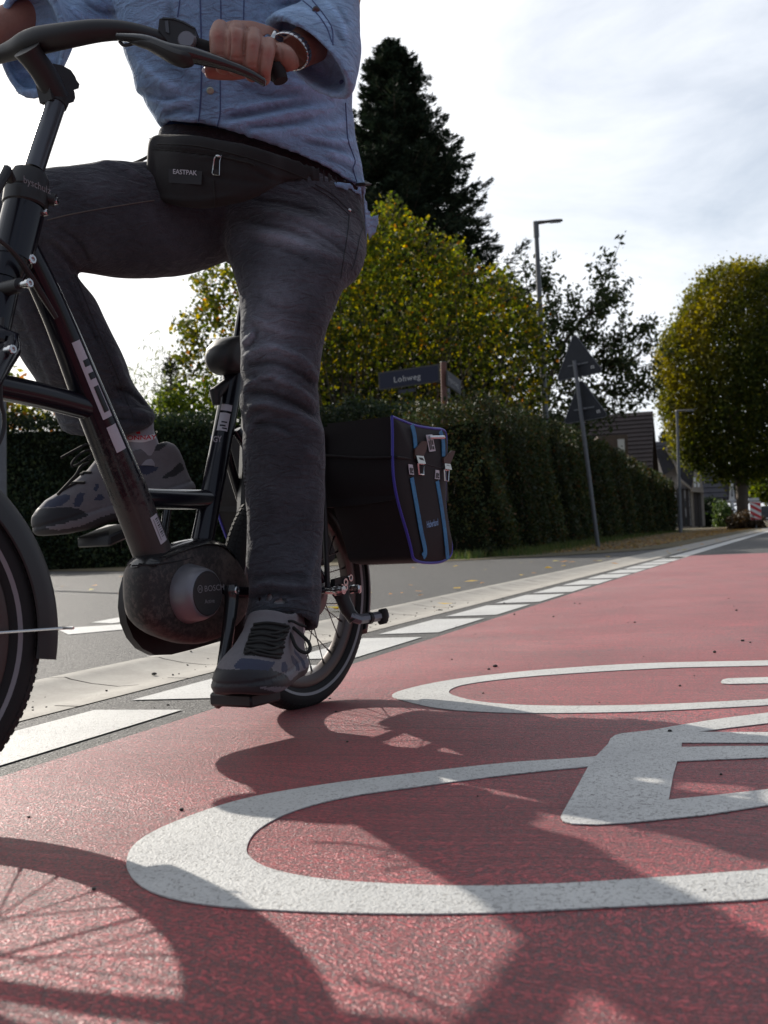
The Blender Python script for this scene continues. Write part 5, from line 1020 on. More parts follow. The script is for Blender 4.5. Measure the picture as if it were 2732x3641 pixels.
def union(name, mb, m, voxel, parent, smooth_it=6, disp=None, colr=None, paint=None, mats=None):
    """voxel union of closed shapes, relaxed, then displaced along normals; returns object and BVH"""
    me = mb.mesh('tmp', m, False); o = bpy.data.objects.new('tmp', me); S.collection.objects.link(o)
    md = o.modifiers.new('r', 'REMESH'); md.mode = 'VOXEL'; md.voxel_size = voxel; md.use_smooth_shade = True
    ms = o.modifiers.new('s', 'SMOOTH'); ms.factor = .6; ms.iterations = smooth_it
    nm = bpy.data.meshes.new_from_object(o.evaluated_get(bpy.context.evaluated_depsgraph_get())); bpy.data.objects.remove(o); bpy.data.meshes.remove(me)
    nm.name = name; n = len(nm.vertices); co = np.zeros(n*3, np.float32); nm.vertices.foreach_get('co', co); co = co.reshape(-1, 3).astype(float); no = np.zeros(n*3, np.float32); nm.vertices.foreach_get('normal', no); no = no.reshape(-1, 3).astype(float)
    if disp: co = co + no*disp(co, no)[:, None]; nm.vertices.foreach_set('co', co.astype(np.float32).ravel()); nm.update()
    a = nm.color_attributes.new('Col', 'FLOAT_COLOR', 'POINT'); c = np.ones((n, 4), np.float32)
    if colr is not None: c[:, :3] = colr(co, no)
    a.data.foreach_set('color', c.ravel()); nm.materials.clear()
    for q in ([m] + (mats or [])): nm.materials.append(MATS[q])
    nm.polygons.foreach_set('use_smooth', [True]*len(nm.polygons))
    if paint:
        fc_ = np.zeros(len(nm.polygons)*3, np.float32); nm.polygons.foreach_get('center', fc_); fn_ = np.zeros_like(fc_); nm.polygons.foreach_get('normal', fn_)
        nm.polygons.foreach_set('material_index', paint(fc_.reshape(-1, 3).astype(float), fn_.reshape(-1, 3).astype(float)).astype(np.int32))
    nm.update(); ob = link(bpy.data.objects.new(name, nm), parent)
    return ob, BVHTree.FromPolygons([v.co for v in nm.vertices], [p.vertices for p in nm.polygons])
def folds(lst):
    """cloth folds: polyline in the picture, half width in its pixels, height in millimetres"""
    L_ = []
    for pts, sg, am in lst:
        P = spline(pts, max(8, 4*len(pts))); L_.append((P, sg*.8, am*1.55/1000))
    def f(co, no):
        pr = proj(co); v = CP - co; v /= np.linalg.norm(v, axis=1)[:, None]; fac = np.clip((no*v).sum(1)*1.6 + .15, 0, 1); d = np.zeros(len(co))
        for P, sg, am in L_:
            lo, hi = P.min(0) - 3*sg, P.max(0) + 3*sg; k = np.where((pr[:, 0] > lo[0]) & (pr[:, 0] < hi[0]) & (pr[:, 1] > lo[1]) & (pr[:, 1] < hi[1]))[0]
            if not len(k): continue
            q = pr[k]; best = np.full(len(k), 1e9); bt = np.zeros(len(k))
            for i in range(len(P)-1):
                a, ab = P[i], P[i+1]-P[i]; t = np.clip(((q-a)@ab)/(ab@ab+1e-9), 0, 1); dd = np.hypot(*(q - a - t[:, None]*ab).T); u = dd < best; best[u] = dd[u]; bt[u] = (i + t[u])/(len(P)-1)
            d[k] += am*np.exp(-(best/sg)**2)*np.clip(np.minimum(bt, 1-bt)*5 + .25, 0, 1)
        return d*fac
    return f
def cast(bv, x, y, off=0.):
    d = ray(x, y); dn = d/np.linalg.norm(d); h = bv.ray_cast(Vector(CP), Vector(dn))
    if h[0] is None: return None
    n = np.array(h[1]); n *= -np.sign(n@dn); return np.array(h[0]) + n*off
def seam(bv, pts, r, m, parent, name='seam', off=.0006, n=60, dash=None):
    P = [cast(bv, x, y, off) for x, y in spline(pts, n)]; P = [p for p in P if p is not None]
    if len(P) < 3: return
    P = np.array(P); P[1:-1] = (P[:-2] + P[1:-1]*2 + P[2:])/4; b = MB()
    if dash:
        for i in range(0, len(P)-1, 2): b.tube([P[i], P[i+1]], r, 5)
    else:
        j = 0
        for i in range(1, len(P)):
            if np.linalg.norm(P[i]-P[i-1]) > .03: 
                if i-j > 2: b.tube(P[j:i], r, 6)
                j = i
        if len(P)-j > 2: b.tube(P[j:], r, 6)
    return b.build(name, m, parent)
person = empty('person', B(.2, 0, .95), 'rider in pale blue denim shirt and dark grey jeans astride the black bicycle', 'person')

# --- jeans
J = MB()
DL = lambda x, y: bD(x, y, .11)
leg = [(760, 640, 1292, 700, 2.33, -25, .62), (780, 760, 1303, 800, 2.31, -22, .60), (796, 860, 1303, 870, 2.27, -15, .60), (812, 925, 1278, 945, 2.24, -10, .62), (836, 985, 1236, 1000, 2.22, 0, .70), (850, 1052, 1205, 1060, 2.21, 0, .78), (856, 1135, 1176, 1135, 2.20, 0, .85), (856, 1207, 1156, 1200, 2.20, 0, .88), (858, 1261, 1144, 1261, 2.195, 0, .9),
       (856, 1316, 1137, 1308, 2.19, 0, .9), (857, 1366, 1130, 1366, 2.19, 0, .9), (853, 1435, 1136, 1420, 2.195, 0, .9), (863, 1485, 1140, 1480, 2.20, 0, .9), (866, 1530, 1153, 1530, 2.20, 0, .9), (862, 1597, 1156, 1597, 2.205, 0, .88), (868, 1700, 1156, 1700, 2.21, 0, .86), (874, 1766, 1157, 1766, 2.21, 0, .84), (880, 1899, 1149, 1899, 2.21, 0, .82), (876, 1998, 1143, 1998, 2.20, 0, .82), (884, 2071, 1145, 2090, 2.19, 0, .82), (884, 2140, 1138, 2160, 2.19, 0, .84), (864, 2222, 1130, 2226, 2.18, 0, .88)]
R_ = sil_loft(dens(leg, 80), 48); CL = [.96]
def open_end(R_, depth, wall=.9, lift=None):
    """hollow hem: inner rings going back up the leg"""
    last = np.array(R_[-1]); c = last.mean(0)
    if lift is not None: last = last + lift(last, c); R_[-1] = list(last)
    prev = np.array(R_[-6]); ax = prev.mean(0) - c; ax /= np.linalg.norm(ax)
    return R_ + [list(c + (last-c)*(.5+wall/2)), list(c + (last-c)*wall), list(c + (last-c)*wall + ax*depth), list(c + (last-c)*wall*.3 + ax*depth)]
def lift_front(last, c):
    d = (CP - c); d[2] = 0; d /= np.linalg.norm(d); f = (last-c)@d; f = np.clip(f/np.abs(f).max(), -1, 1); L_ = np.zeros_like(last); L_[:, 2] = .020*np.clip(f, 0, 1)**1.2 - .004; return L_
for j in range(5, 0, -1):
    a = np.array(R_[-1-j]); c = a.mean(0); R_[-1-j] = list(a + lift_front(a, c)*(1-j/6))
J.ring_loft(open_end(R_, .05, .84, lift_front))
th = [(960, 610, 930, 930, 2.34, 0, .8), (850, 590, 850, 915, 2.33, 0, .8), (740, 565, 790, 935, 2.31, 0, .8), (600, 575, 675, 974, 2.27, 0, .78), (472, 580, 506, 988, 2.21, 0, .75), (400, 572, 400, 982, 2.18, 0, .75), (300, 585, 300, 968, 2.15, 0, .75), (180, 597, 220, 960, 2.12, 0, .76), (80, 625, 130, 950, 2.10, 0, .8), (0, 680, 50, 940, 2.09, 0, .82), (-40, 750, 0, 900, 2.085, 0, .7)]
J.ring_loft(sil_loft(dens(th, 50), 48))
sh = [(-52, 800, 190, 760, 2.10, 0, .7), (-62, 880, 250, 880, 2.11, 0, .8), (-45, 965, 262, 963, 2.12, 0, .8), (-15, 1060, 318, 1050, 2.14, 0, .8), (12, 1130, 363, 1128, 2.17, 0, .8), (64, 1225, 413, 1233, 2.20, 0, .8), (118, 1300, 452, 1324, 2.24, 0, .8), (150, 1360, 470, 1377, 2.27, 0, .8), (182, 1425, 520, 1440, 2.29, 0, .76), (203, 1470, 550, 1482, 2.30, 0, .72), (222, 1520, 545, 1508, 2.31, 0, .72)]
J.ring_loft(open_end(sil_loft(dens(sh, 50), 44), .04, .82))
pel = [(590, 500, 1285, 590, 2.36, -24, .50), (575, 600, 1295, 690, 2.36, -24, .52), (590, 700, 1303, 790, 2.36, -24, .54), (640, 790, 1303, 860, 2.36, -22, .54), (720, 870, 1285, 920, 2.35, -20, .55), (800, 925, 1240, 960, 2.34, -10, .6)]
J.ring_loft(sil_loft(dens(pel, 20), 48))
fj = folds([
 ([(900, 745), (1050, 770), (1180, 820), (1290, 890)], 14, 3), ([(850, 780), (1000, 810), (1120, 850)], 12, -3), ([(870, 820), (1020, 850), (1150, 900), (1240, 930)], 14, 3), ([(860, 700), (1000, 720), (1150, 760)], 12, -2.5),
 ([(880, 860), (1000, 885), (1130, 940)], 12, -2), ([(1080, 800), (1180, 860), (1230, 900)], 9, -2), ([(930, 650), (1080, 690), (1210, 760)], 10, 2),
 ([(862, 1225), (890, 1205), (905, 1185)], 12, 5), ([(866, 1270), (960, 1235), (1060, 1270), (1130, 1330)], 14, 5), ([(870, 1250), (905, 1205), (915, 1170)], 10, -3), ([(880, 1300), (980, 1290), (1070, 1330), (1120, 1370)], 12, -4),
 ([(865, 1380), (950, 1340), (1050, 1380), (1125, 1440)], 14, 5.5), ([(885, 1400), (960, 1400), (1060, 1440), (1120, 1480)], 12, -5), ([(880, 1440), (950, 1440), (1060, 1475), (1140, 1530)], 15, 6), ([(870, 1500), (900, 1450), (960, 1430)], 10, 3),
 ([(880, 1560), (900, 1500), (950, 1475)], 10, 3), ([(900, 1500), (1000, 1520), (1100, 1590)], 13, -4), ([(960, 1520), (1060, 1560), (1130, 1640)], 16, 3), ([(1090, 1310), (1135, 1355)], 10, 4), ([(900, 1330), (930, 1350), (1000, 1345)], 9, -3),
 ([(890, 2100), (950, 2075), (1050, 2085), (1130, 2080)], 12, 4), ([(900, 2125), (980, 2110), (1060, 2125)], 9, -3.5), ([(895, 2060), (990, 2045), (1100, 2050)], 11, -2), ([(900, 2150), (1000, 2130), (1120, 2145)], 8, 2.5), ([(1130, 1960), (1100, 2060), (1110, 2150)], 10, 3),
 ([(900, 1040), (990, 1100), (1120, 1130)], 16, -1.6), ([(880, 1120), (1000, 1180), (1110, 1200)], 14, 2),
 ([(160, 830), (230, 880), (290, 960)], 9, 3), ([(200, 800), (280, 860), (330, 950)], 9, -2.5), ([(170, 880), (220, 930), (245, 970)], 8, 3), ([(340, 570), (430, 590), (520, 640)], 10, 4), ([(360, 560), (460, 570), (540, 610)], 8, -3), ([(420, 565), (500, 590), (560, 650)], 9, 3),
 ([(60, 1050), (120, 1200), (200, 1400)], 11, 2.5), ([(100, 1040), (190, 1230), (270, 1440)], 11, -2.5), ([(160, 1050), (260, 1260), (330, 1450)], 12, 2.5), ([(230, 980), (300, 1120), (360, 1240)], 10, -2),
 ([(400, 1380), (470, 1400), (530, 1450)], 11, -4), ([(380, 1430), (450, 1450), (540, 1480)], 10, 4), ([(330, 1470), (430, 1490), (540, 1500)], 7, -2.5), ([(410, 1250), (440, 1340), (480, 1400)], 11, 3), ([(215, 1505), (330, 1500)], 7, 3)])
def noise3(co, f, seed=0):
    a = np.sin(co[:, 0]*f + 1.3*np.sin(co[:, 1]*f*.7 + seed)) + np.sin(co[:, 2]*f*.9 + 1.7*np.sin(co[:, 0]*f*.6 + seed*2)) + np.sin((co[:, 1]+co[:, 2])*f*.8 + seed*3 + 1.1*np.sin(co[:, 0]*f)); return a/3
def jd(co, no): return fj(co, no) + .0012*noise3(co, 45, 1) + .0007*noise3(co, 110, 4)
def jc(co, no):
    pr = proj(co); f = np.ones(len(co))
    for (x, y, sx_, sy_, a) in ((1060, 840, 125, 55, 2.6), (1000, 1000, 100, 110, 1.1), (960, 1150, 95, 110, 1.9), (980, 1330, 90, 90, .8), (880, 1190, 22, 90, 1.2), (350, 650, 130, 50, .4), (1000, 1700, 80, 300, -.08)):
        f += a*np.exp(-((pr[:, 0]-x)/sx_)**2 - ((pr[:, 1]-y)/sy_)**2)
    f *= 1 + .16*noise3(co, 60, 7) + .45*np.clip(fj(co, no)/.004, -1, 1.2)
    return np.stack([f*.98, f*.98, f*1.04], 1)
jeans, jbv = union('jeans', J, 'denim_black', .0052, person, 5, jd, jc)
seam(jbv, [(874, 1640), (872, 1766), (877, 1899), (872, 1990), (884, 2080), (878, 2150)], .0012, 'thread', jeans, n=90, dash=1)
seam(jbv, [(880, 2186), (930, 2172), (1000, 2160), (1080, 2168), (1122, 2180)], .0010, 'thread', jeans)
seam(jbv, [(168, 782), (260, 760), (400, 735), (548, 712)], .0012, 'thread_light', jeans)
seam(jbv, [(265, 975), (300, 1060), (350, 1180), (410, 1320), (445, 1410), (480, 1500)], .0013, 'thread', jeans)
seam(jbv, [(255, 985), (288, 1070), (338, 1190), (396, 1325), (432, 1420)], .0010, 'thread', jeans, dash=1)
seam(jbv, [(1120, 655), (1180, 690), (1240, 745), (1262, 755)], .0012, 'thread', jeans)
seam(jbv, [(1108, 662), (1170, 700), (1232, 755), (1245, 765)], .0010, 'thread', jeans)
seam(jbv, [(1242, 762), (1240, 800), (1232, 860), (1222, 920), (1212, 990)], .0012, 'thread', jeans)
seam(jbv, [(1290, 812), (1278, 850), (1262, 930), (1250, 960)], .0012, 'thread', jeans)
for x, y in ((1241, 748),):
    p = cast(jbv, x, y, .001); b = MB(); b.ball(p, BL*.004, BD*.004, (0, 0, .004), 10, 8); b.build('rivet', 'steel', jeans)

# --- shirt
Sh = MB()
to = [(640, -500, 1080, -480, 2.33, -27, .62), (520, -430, 1200, -400, 2.33, -27, .55), (440, -340, 1275, -320, 2.33, -28, .52), (425, -200, 1290, -180, 2.33, -28, .52), (425, -60, 1275, -40, 2.33, -28, .52), (432, 20, 1266, 30, 2.33, -28, .53), (440, 90, 1262, 100, 2.33, -28, .54), (458, 180, 1256, 190, 2.33, -28, .55), (480, 265, 1252, 280, 2.33, -28, .56), (506, 320, 1254, 360, 2.33, -28, .56), (524, 365, 1260, 415, 2.335, -28, .56), (540, 405, 1266, 460, 2.335, -28, .56), (560, 440, 1278, 515, 2.335, -28, .56), (574, 462, 1288, 575, 2.335, -28, .565), (582, 478, 1299, 632, 2.335, -28, .57), (590, 488, 1302, 662, 2.335, -28, .57)]
Sh.ring_loft(open_end(sil_loft(dens(to, 70), 56), .03, .92))
def ringp(c, a, b_, seg=40): return [np.array(c) + np.array(a)*math.cos(q) + np.array(b_)*math.sin(q) for q in np.linspace(0, 2*math.pi, seg, endpoint=False)]
def vec(x, y, D, dx, dy, dd): return atD(x+dx, y+dy, D+dd) - atD(x, y, D)
def sleeve(rings_def, depth, wall=.90):
    """first entry is the cuff opening"""
    RR = [ringp(atD(x, y, D), vec(x, y, D, *a), vec(x, y, D, *b_)) for x, y, D, a, b_ in rings_def]
    P = spline([np.array(r).ravel() for r in RR], 40).reshape(40, -1, 3); c0 = P[0].mean(0); ax = P[4].mean(0) - c0; ax /= np.linalg.norm(ax)
    inn = [c0 + (P[0]-c0)*wall*.3 + ax*depth, c0 + (P[0]-c0)*wall*.97 + ax*depth, c0 + (P[0]-c0)*wall, c0 + (P[0]-c0)*(.5+wall/2)]
    return [list(r) for r in inn] + [list(r) for r in P]
Sh.ring_loft(sleeve([(1094, 206, 2.00, (146, 142, .0), (54, -56, -.060)), (1118, 182, 2.03, (138, 136, .0), (58, -60, -.06)), (1165, 118, 2.10, (98, 112, .0), (70, -62, -.06)), (1180, 20, 2.17, (86, 62, .02), (50, -76, -.06)), (1170, -130, 2.22, (112, 20, .02), (10, -40, -.065)), (1120, -300, 2.27, (120, 10, .0), (5, -30, -.07))], .06, .84))
Sh.ring_loft(sleeve([(112, 142, 2.12, (8, 212, .02), (122, -8, -.03)), (128, 135, 2.17, (10, 190, .02), (118, -8, -.035)), (240, 60, 2.25, (25, 88, .0), (50, -20, -.06)), (370, 0, 2.30, (30, 85, .0), (40, -20, -.055)), (460, -120, 2.35, (100, 50, .0), (25, -40, -.06)), (560, -320, 2.40, (110, 10, .0), (5, -30, -.07))], .06, .84))
# shirt tail showing behind the hip
Sh.ring_loft(sil_loft(dens([(1150, 640, 1200, 668, 2.27, 0, .2), (1230, 640, 1262, 690, 2.28, 0, .16), (1280, 655, 1288, 715, 2.29, 0, .12), (1300, 690, 1296, 800, 2.31, 0, .10), (1318, 742, 1302, 850, 2.33, 0, .08), (1350, 745, 1306, 868, 2.35, 0, .07), (1361, 765, 1345, 830, 2.36, 0, .07)], 24), 24))
fs_ = folds([
 ([(800, 420), (900, 400), (1020, 375), (1110, 365)], 14, -4), ([(800, 445), (920, 430), (1060, 400), (1200, 380)], 18, 4.5), ([(770, 395), (900, 375), (1050, 350)], 14, 3), ([(870, 450), (1000, 440), (1110, 420)], 11, -3), ([(850, 480), (1000, 470), (1160, 450), (1260, 430)], 20, 3),
 ([(1080, 500), (1180, 520), (1230, 540)], 10, -3.5), ([(1060, 480), (1180, 500), (1270, 500)], 12, 3), ([(1160, 540), (1230, 560), (1290, 590)], 12, 3.5), ([(1150, 560), (1220, 585), (1280, 625)], 8, -3),
 ([(1010, 560), (1140, 600), (1290, 655)], 7, 2.5), ([(600, 485), (720, 482), (850, 500), (1000, 545), (1150, 600)], 7, 2.5), ([(590, 470), (720, 465), (850, 485), (1000, 530)], 7, -2),
 ([(530, 350), (600, 365), (680, 360)], 14, 4), ([(520, 330), (560, 350), (640, 350)], 10, -3.5), ([(585, 410), (630, 390), (700, 400)], 12, -4), ([(570, 430), (650, 425), (700, 430)], 11, 3), ([(560, 395), (600, 380), (650, 385)], 9, 2.5), ([(600, 440), (690, 450), (760, 455)], 9, -2.5),
 ([(600, 0), (610, 60), (640, 140)], 14, -2), ([(560, 150), (620, 240), (700, 300)], 22, -2.5), ([(480, 200), (560, 280), (640, 320)], 20, 3), ([(1000, 280), (1100, 310), (1230, 350)], 18, 3), ([(860, 300), (960, 340), (1080, 330)], 18, -3),
 ([(960, 60), (1040, 30), (1100, 40), (1200, 110)], 16, 3), ([(990, 20), (1060, 10), (1130, 30)], 10, -3), ([(1060, 0), (1130, 40), (1190, 110)], 9, 3), ([(1100, 30), (1180, 90), (1230, 160)], 10, -3), ([(1150, 0), (1210, 60), (1240, 140)], 12, 3.5), ([(1200, 20), (1240, 90)], 9, -3),
 ([(250, 20), (300, 60), (400, 70)], 12, 3), ([(300, 0), (360, 40), (430, 40)], 10, -3), ([(200, 200), (120, 250), (40, 270)], 14, 4), ([(30, 320), (90, 330), (140, 310)], 10, 3)])
def sd_(co, no): return fs_(co, no) + .0018*noise3(co, 32, 2) + .0008*noise3(co, 85, 5)
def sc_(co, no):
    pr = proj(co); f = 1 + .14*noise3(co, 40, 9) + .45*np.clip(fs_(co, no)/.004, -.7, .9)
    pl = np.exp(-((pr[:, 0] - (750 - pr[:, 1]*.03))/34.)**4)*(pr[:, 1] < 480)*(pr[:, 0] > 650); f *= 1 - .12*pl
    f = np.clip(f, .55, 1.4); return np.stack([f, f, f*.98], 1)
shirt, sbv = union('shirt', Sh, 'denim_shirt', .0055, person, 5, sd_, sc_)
seam(sbv, [(712, 0), (716, 150), (716, 300), (710, 400), (705, 452), (716, 475)], .0015, 'thread_blue', shirt); seam(sbv, [(785, 0), (786, 80)], .0012, 'thread_blue', shirt); seam(sbv, [(783, 285), (783, 400), (775, 450), (792, 482)], .0012, 'thread_blue', shirt)
seam(sbv, [(1228, 365), (1232, 430), (1238, 500), (1262, 570), (1255, 600), (1268, 645)], .0014, 'thread_blue', shirt)
seam(sbv, [(640, 0), (632, 60)], .0012, 'thread_blue', shirt); seam(sbv, [(868, 0), (866, 70)], .0012, 'thread_blue', shirt)
seam(sbv, [(1075, 0), (1120, 40), (1160, 95), (1180, 150)], .0012, 'thread_blue', shirt); seam(sbv, [(1110, 0), (1150, 50), (1180, 100), (1184, 160)], .0012, 'thread_blue', shirt)
seam(sbv, [(600, 492), (720, 488), (850, 506), (1000, 548), (1150, 606), (1280, 655)], .0012, 'thread_blue', shirt)
for x, y, r_, m in ((748, 322, .0072, 'snap_button'), (741, 453, .0072, 'snap_button'), (1124, 36, .0068, 'dark_steel'), (1216, 292, .0045, 'thread_blue')):
    p = cast(sbv, x, y, .0005)
    if p is None: continue
    d = (CP-p)/np.linalg.norm(CP-p); b = MB(); b.lathe(p, d, [(r_, -.001), (r_, .002), (r_*.8, .0032), (r_*.5, .0036), (.0001, .003)], 18, cap=(True, False)); b.build('snap_button', m, shirt)

# --- body: head, neck, trunk, arms with hands, legs, one surface
Bd = MB()
def limb(pts, rs, seg=20, n=None): n = n or 6*len(pts); P = spline(pts, n); R = np.interp(np.linspace(0, 1, n), np.linspace(0, 1, len(rs)), rs); Bd.tube(P, list(R), seg)
tc_ = atD(850, 100, 2.36); hipc = atD(930, 700, 2.36); neck = atD(860, -430, 2.34)
limb([hipc, (hipc + tc_)/2, tc_, tc_ + (neck-tc_)*.6, neck], [.09, .085, .11, .12, .055]); limb([neck - (0, 0, .03), neck + (0, 0, .09) + BD*.015], [.058, .056])
hc = neck + np.array([0, 0, .20]) + BD*.03; Bd.ball(hc, BD*.096, BL*.077, (0, 0, .118), 28, 20); Bd.ball(hc + BD*.03 - (0, 0, .055), BD*.062, BL*.058, (0, 0, .062), 20, 14)
nose = hc + BD*.098 - (0, 0, .012); Bd.tube([nose + (0, 0, .03) - BD*.008, nose - (0, 0, .008) + BD*.016], [.008, .0145], 12); Bd.ball(nose - (0, 0, .014), BD*.014, BL*.016, (0, 0, .010), 12, 8)
for sg in (-1, 1): Bd.ball(hc + BL*sg*.078 - (0, 0, .01), BD*.018, BL*.010, (0, 0, .032), 12, 10); Bd.tube([hc + BD*.088 + BL*sg*.012 + (0, 0, .022), hc + BD*.078 + BL*sg*.05 + (0, 0, .022)], .009, 8)
for dz in (-.052, -.062): Bd.tube([hc + BD*.088 + BL*-.02 + (0, 0, dz), hc + BD*.096 + (0, 0, dz), hc + BD*.088 + BL*.02 + (0, 0, dz)], .0055, 8)
shL = atD(1190, -330, 2.26); elL = atD(1196, 70, 2.14); wrL = atD(1052, 186, 1.985); shR = atD(520, -340, 2.42)
limb([neck + (tc_-neck)*.25, shL, elL, (elL+wrL)/2 + (0, 0, -.004), wrL], [.08, .048, .040, .040, .0295], 24)
elR = atD(330, 30, 2.30); limb([neck + (tc_-neck)*.25, shR, elR, atD(120, 60, 2.2), atD(-120, 140, 2.1)], [.08, .048, .038, .040, .030], 24)
hpL = atD(1120, 780, 2.33); limb([hipc, hpL - BL*.02, atD(1000, 1250, 2.2), atD(1010, 1700, 2.22), atD(1020, 2230, 2.2)], [.07, .065, .05, .05, .034], 20)
limb([hipc, atD(760, 760, 2.34), atD(60, 790, 2.1), atD(250, 1250, 2.2), atD(400, 1600, 2.31)], [.07, .075, .055, .048, .034], 20)
# left hand: back of the hand, four fingers over the grip, thumb beneath
DH = 1.905
mcp = [atD(785, 98, DH+.012), atD(843, 100, DH+.008), atD(898, 118, DH+.010), atD(950, 152, DH+.016)]
# palm and back
def quadtube(ps, ws, ts, up):
    rings = []
    for p, w_, t_ in zip(ps, ws, ts): rings.append([np.array(p) + w_*math.cos(q) + t_*math.sin(q) for q in np.linspace(0, 2*math.pi, 24, endpoint=False)])
    Bd.ring_loft(rings)
quadtube([atD(862, 122, DH+.018), atD(900, 118, DH+.028), atD(950, 140, DH+.045), atD(1005, 165, DH+.066), atD(1050, 185, 1.985)],
         [vec(862, 122, DH, 86, 34, .004), vec(900, 118, DH, 84, 42, .008), vec(950, 140, DH, 70, 62, .01), vec(1005, 165, DH, 50, 68, .01), vec(1050, 185, DH, 34, 50, .0)],
         [vec(862, 122, DH, 8, -18, .026), vec(900, 118, DH, 14, -26, .022), vec(950, 140, DH, 22, -30, .020), vec(1005, 165, DH, 26, -26, .022), vec(1050, 185, DH, 20, -18, .022)], None)
FG = [[(785, 98, .010), (776, 128, -.020), (779, 188, -.028), (792, 232, -.012), (800, 240, .016)],
      [(845, 100, .006), (835, 136, -.026), (833, 200, -.033), (840, 240, -.014), (846, 246, .014)],
      [(902, 122, .008), (898, 160, -.022), (892, 226, -.030), (896, 262, -.012), (900, 262, .014)],
      [(955, 154, .014), (950, 190, -.014), (938, 248, -.022), (938, 278, -.008), (938, 276, .014)]]
RF = [[.0150, .0152, .0145, .0135, .011], [.0150, .0152, .0146, .0135, .011], [.0146, .0148, .014, .013, .011], [.0132, .0134, .0128, .012, .010]]
for F_, r_ in zip(FG, RF): limb([atD(x, y, DH+d) for x, y, d in F_], r_, 16, 24)
limb([atD(995, 200, DH+.05), atD(1012, 205, DH+.03), atD(1030, 225, DH+.03), atD(1038, 250, DH+.035)], [.024, .021, .018, .012], 16)      # heel of the hand round the bar end
limb([atD(960, 215, DH+.06), atD(890, 238, DH+.055), atD(820, 252, DH+.035), atD(745, 254, DH+.02), atD(728, 256, DH+.018)], [.02, .0175, .0155, .0125, .008], 16)
# right hand on the other grip, outside the picture
for k in range(4):
    u = k/3.; a = np.array([-235 - 150*u, 285 + 65*u]); D_ = 2.04 + .04*u
    limb([atD(a[0], a[1]-52, D_+.02), atD(a[0], a[1]-30, D_-.022), atD(a[0], a[1]+20, D_-.026), atD(a[0], a[1]+38, D_+.0)], [.0135, .0130, .0115, .009], 12, 16)
quadtube([atD(-310, 262, 2.08), atD(-230, 215, 2.10), atD(-120, 140, 2.1)], [vec(-310, 262, 2.08, 80, 36, 0), vec(-230, 215, 2.1, 60, 40, 0), vec(-120, 140, 2.1, 20, 50, 0)], [vec(-310, 262, 2.08, 10, -20, .02), vec(-230, 215, 2.1, 10, -22, .02), vec(-120, 140, 2.1, 10, -20, .025)], None)
limb([atD(-200, 240, 2.12), atD(-200, 300, 2.09), atD(-260, 330, 2.06)], [.016, .013, .010], 12)
fh = folds([([(812, 100), (818, 150), (812, 218)], 4.5, -3.2), ([(874, 104), (868, 160), (866, 236)], 4.5, -3.2), ([(932, 146), (925, 200), (918, 268)], 4.5, -3.2), ([(770, 190), (800, 194)], 4, -1), ([(820, 204), (855, 206)], 4, -1), ([(880, 230), (915, 230)], 4, -1), ([(985, 150), (1000, 180), (1000, 205)], 6, -1.5), ([(1000, 140), (1030, 170)], 8, -1.2), ([(820, 86), (860, 98), (900, 112)], 7, -1.2), ([(776, 120), (776, 134)], 9, .8), ([(835, 128), (836, 142)], 9, .8), ([(898, 152), (898, 166)], 9, .8)])
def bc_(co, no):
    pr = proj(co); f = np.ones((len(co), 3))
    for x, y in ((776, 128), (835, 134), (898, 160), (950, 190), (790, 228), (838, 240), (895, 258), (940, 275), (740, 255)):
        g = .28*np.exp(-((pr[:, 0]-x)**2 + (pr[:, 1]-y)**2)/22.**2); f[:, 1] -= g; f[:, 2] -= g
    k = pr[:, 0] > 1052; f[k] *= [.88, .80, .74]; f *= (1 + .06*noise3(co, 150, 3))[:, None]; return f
body, bbv = union('body', Bd, 'skin', .0026, person, 2, lambda co, no: fh(co, no) + .0003*noise3(co, 220, 3), bc_)
for sg in (-1, 1):
    b = MB(); b.ball(hc + BD*.083 + BL*sg*.031 + (0, 0, .005), BD*.010, BL*.013, (0, 0, .010), 14, 10); ey = b.build('eye', 'render_white', body); b = MB(); b.ball(hc + BD*.0915 + BL*sg*.031 + (0, 0, .005), BD*.0025, BL*.0055, (0, 0, .0055), 12, 8); b.build('iris', 'hair', ey)
b = MB(); rg = []
for ph in np.linspace(.02, 1.75, 14): rg.append([hc - BD*.008 + (0, 0, .008) + math.sin(ph)*(math.cos(q)*BD*.104*(1 - .30*max(0, math.cos(q))*max(0, ph-1)) + math.sin(q)*BL*.088) + np.array([0, 0, .125*math.cos(ph)]) for q in np.linspace(0, 2*math.pi, 30, endpoint=False)])
b.ring_loft(rg); b.build('hair', 'hair', person)
# thumb nail and ring-like shine
for x, y in ((728, 250), ): 
    p = cast(bbv, x, y, .0006)
    if p is not None: b = MB(); b.ball(p, vec(x, y, DH, 9, -1, 0), vec(x, y, DH, 0, 0, .002), vec(x, y, DH, 2, 10, 0), 12, 8); b.build('thumb_nail', 'sock_white', body)
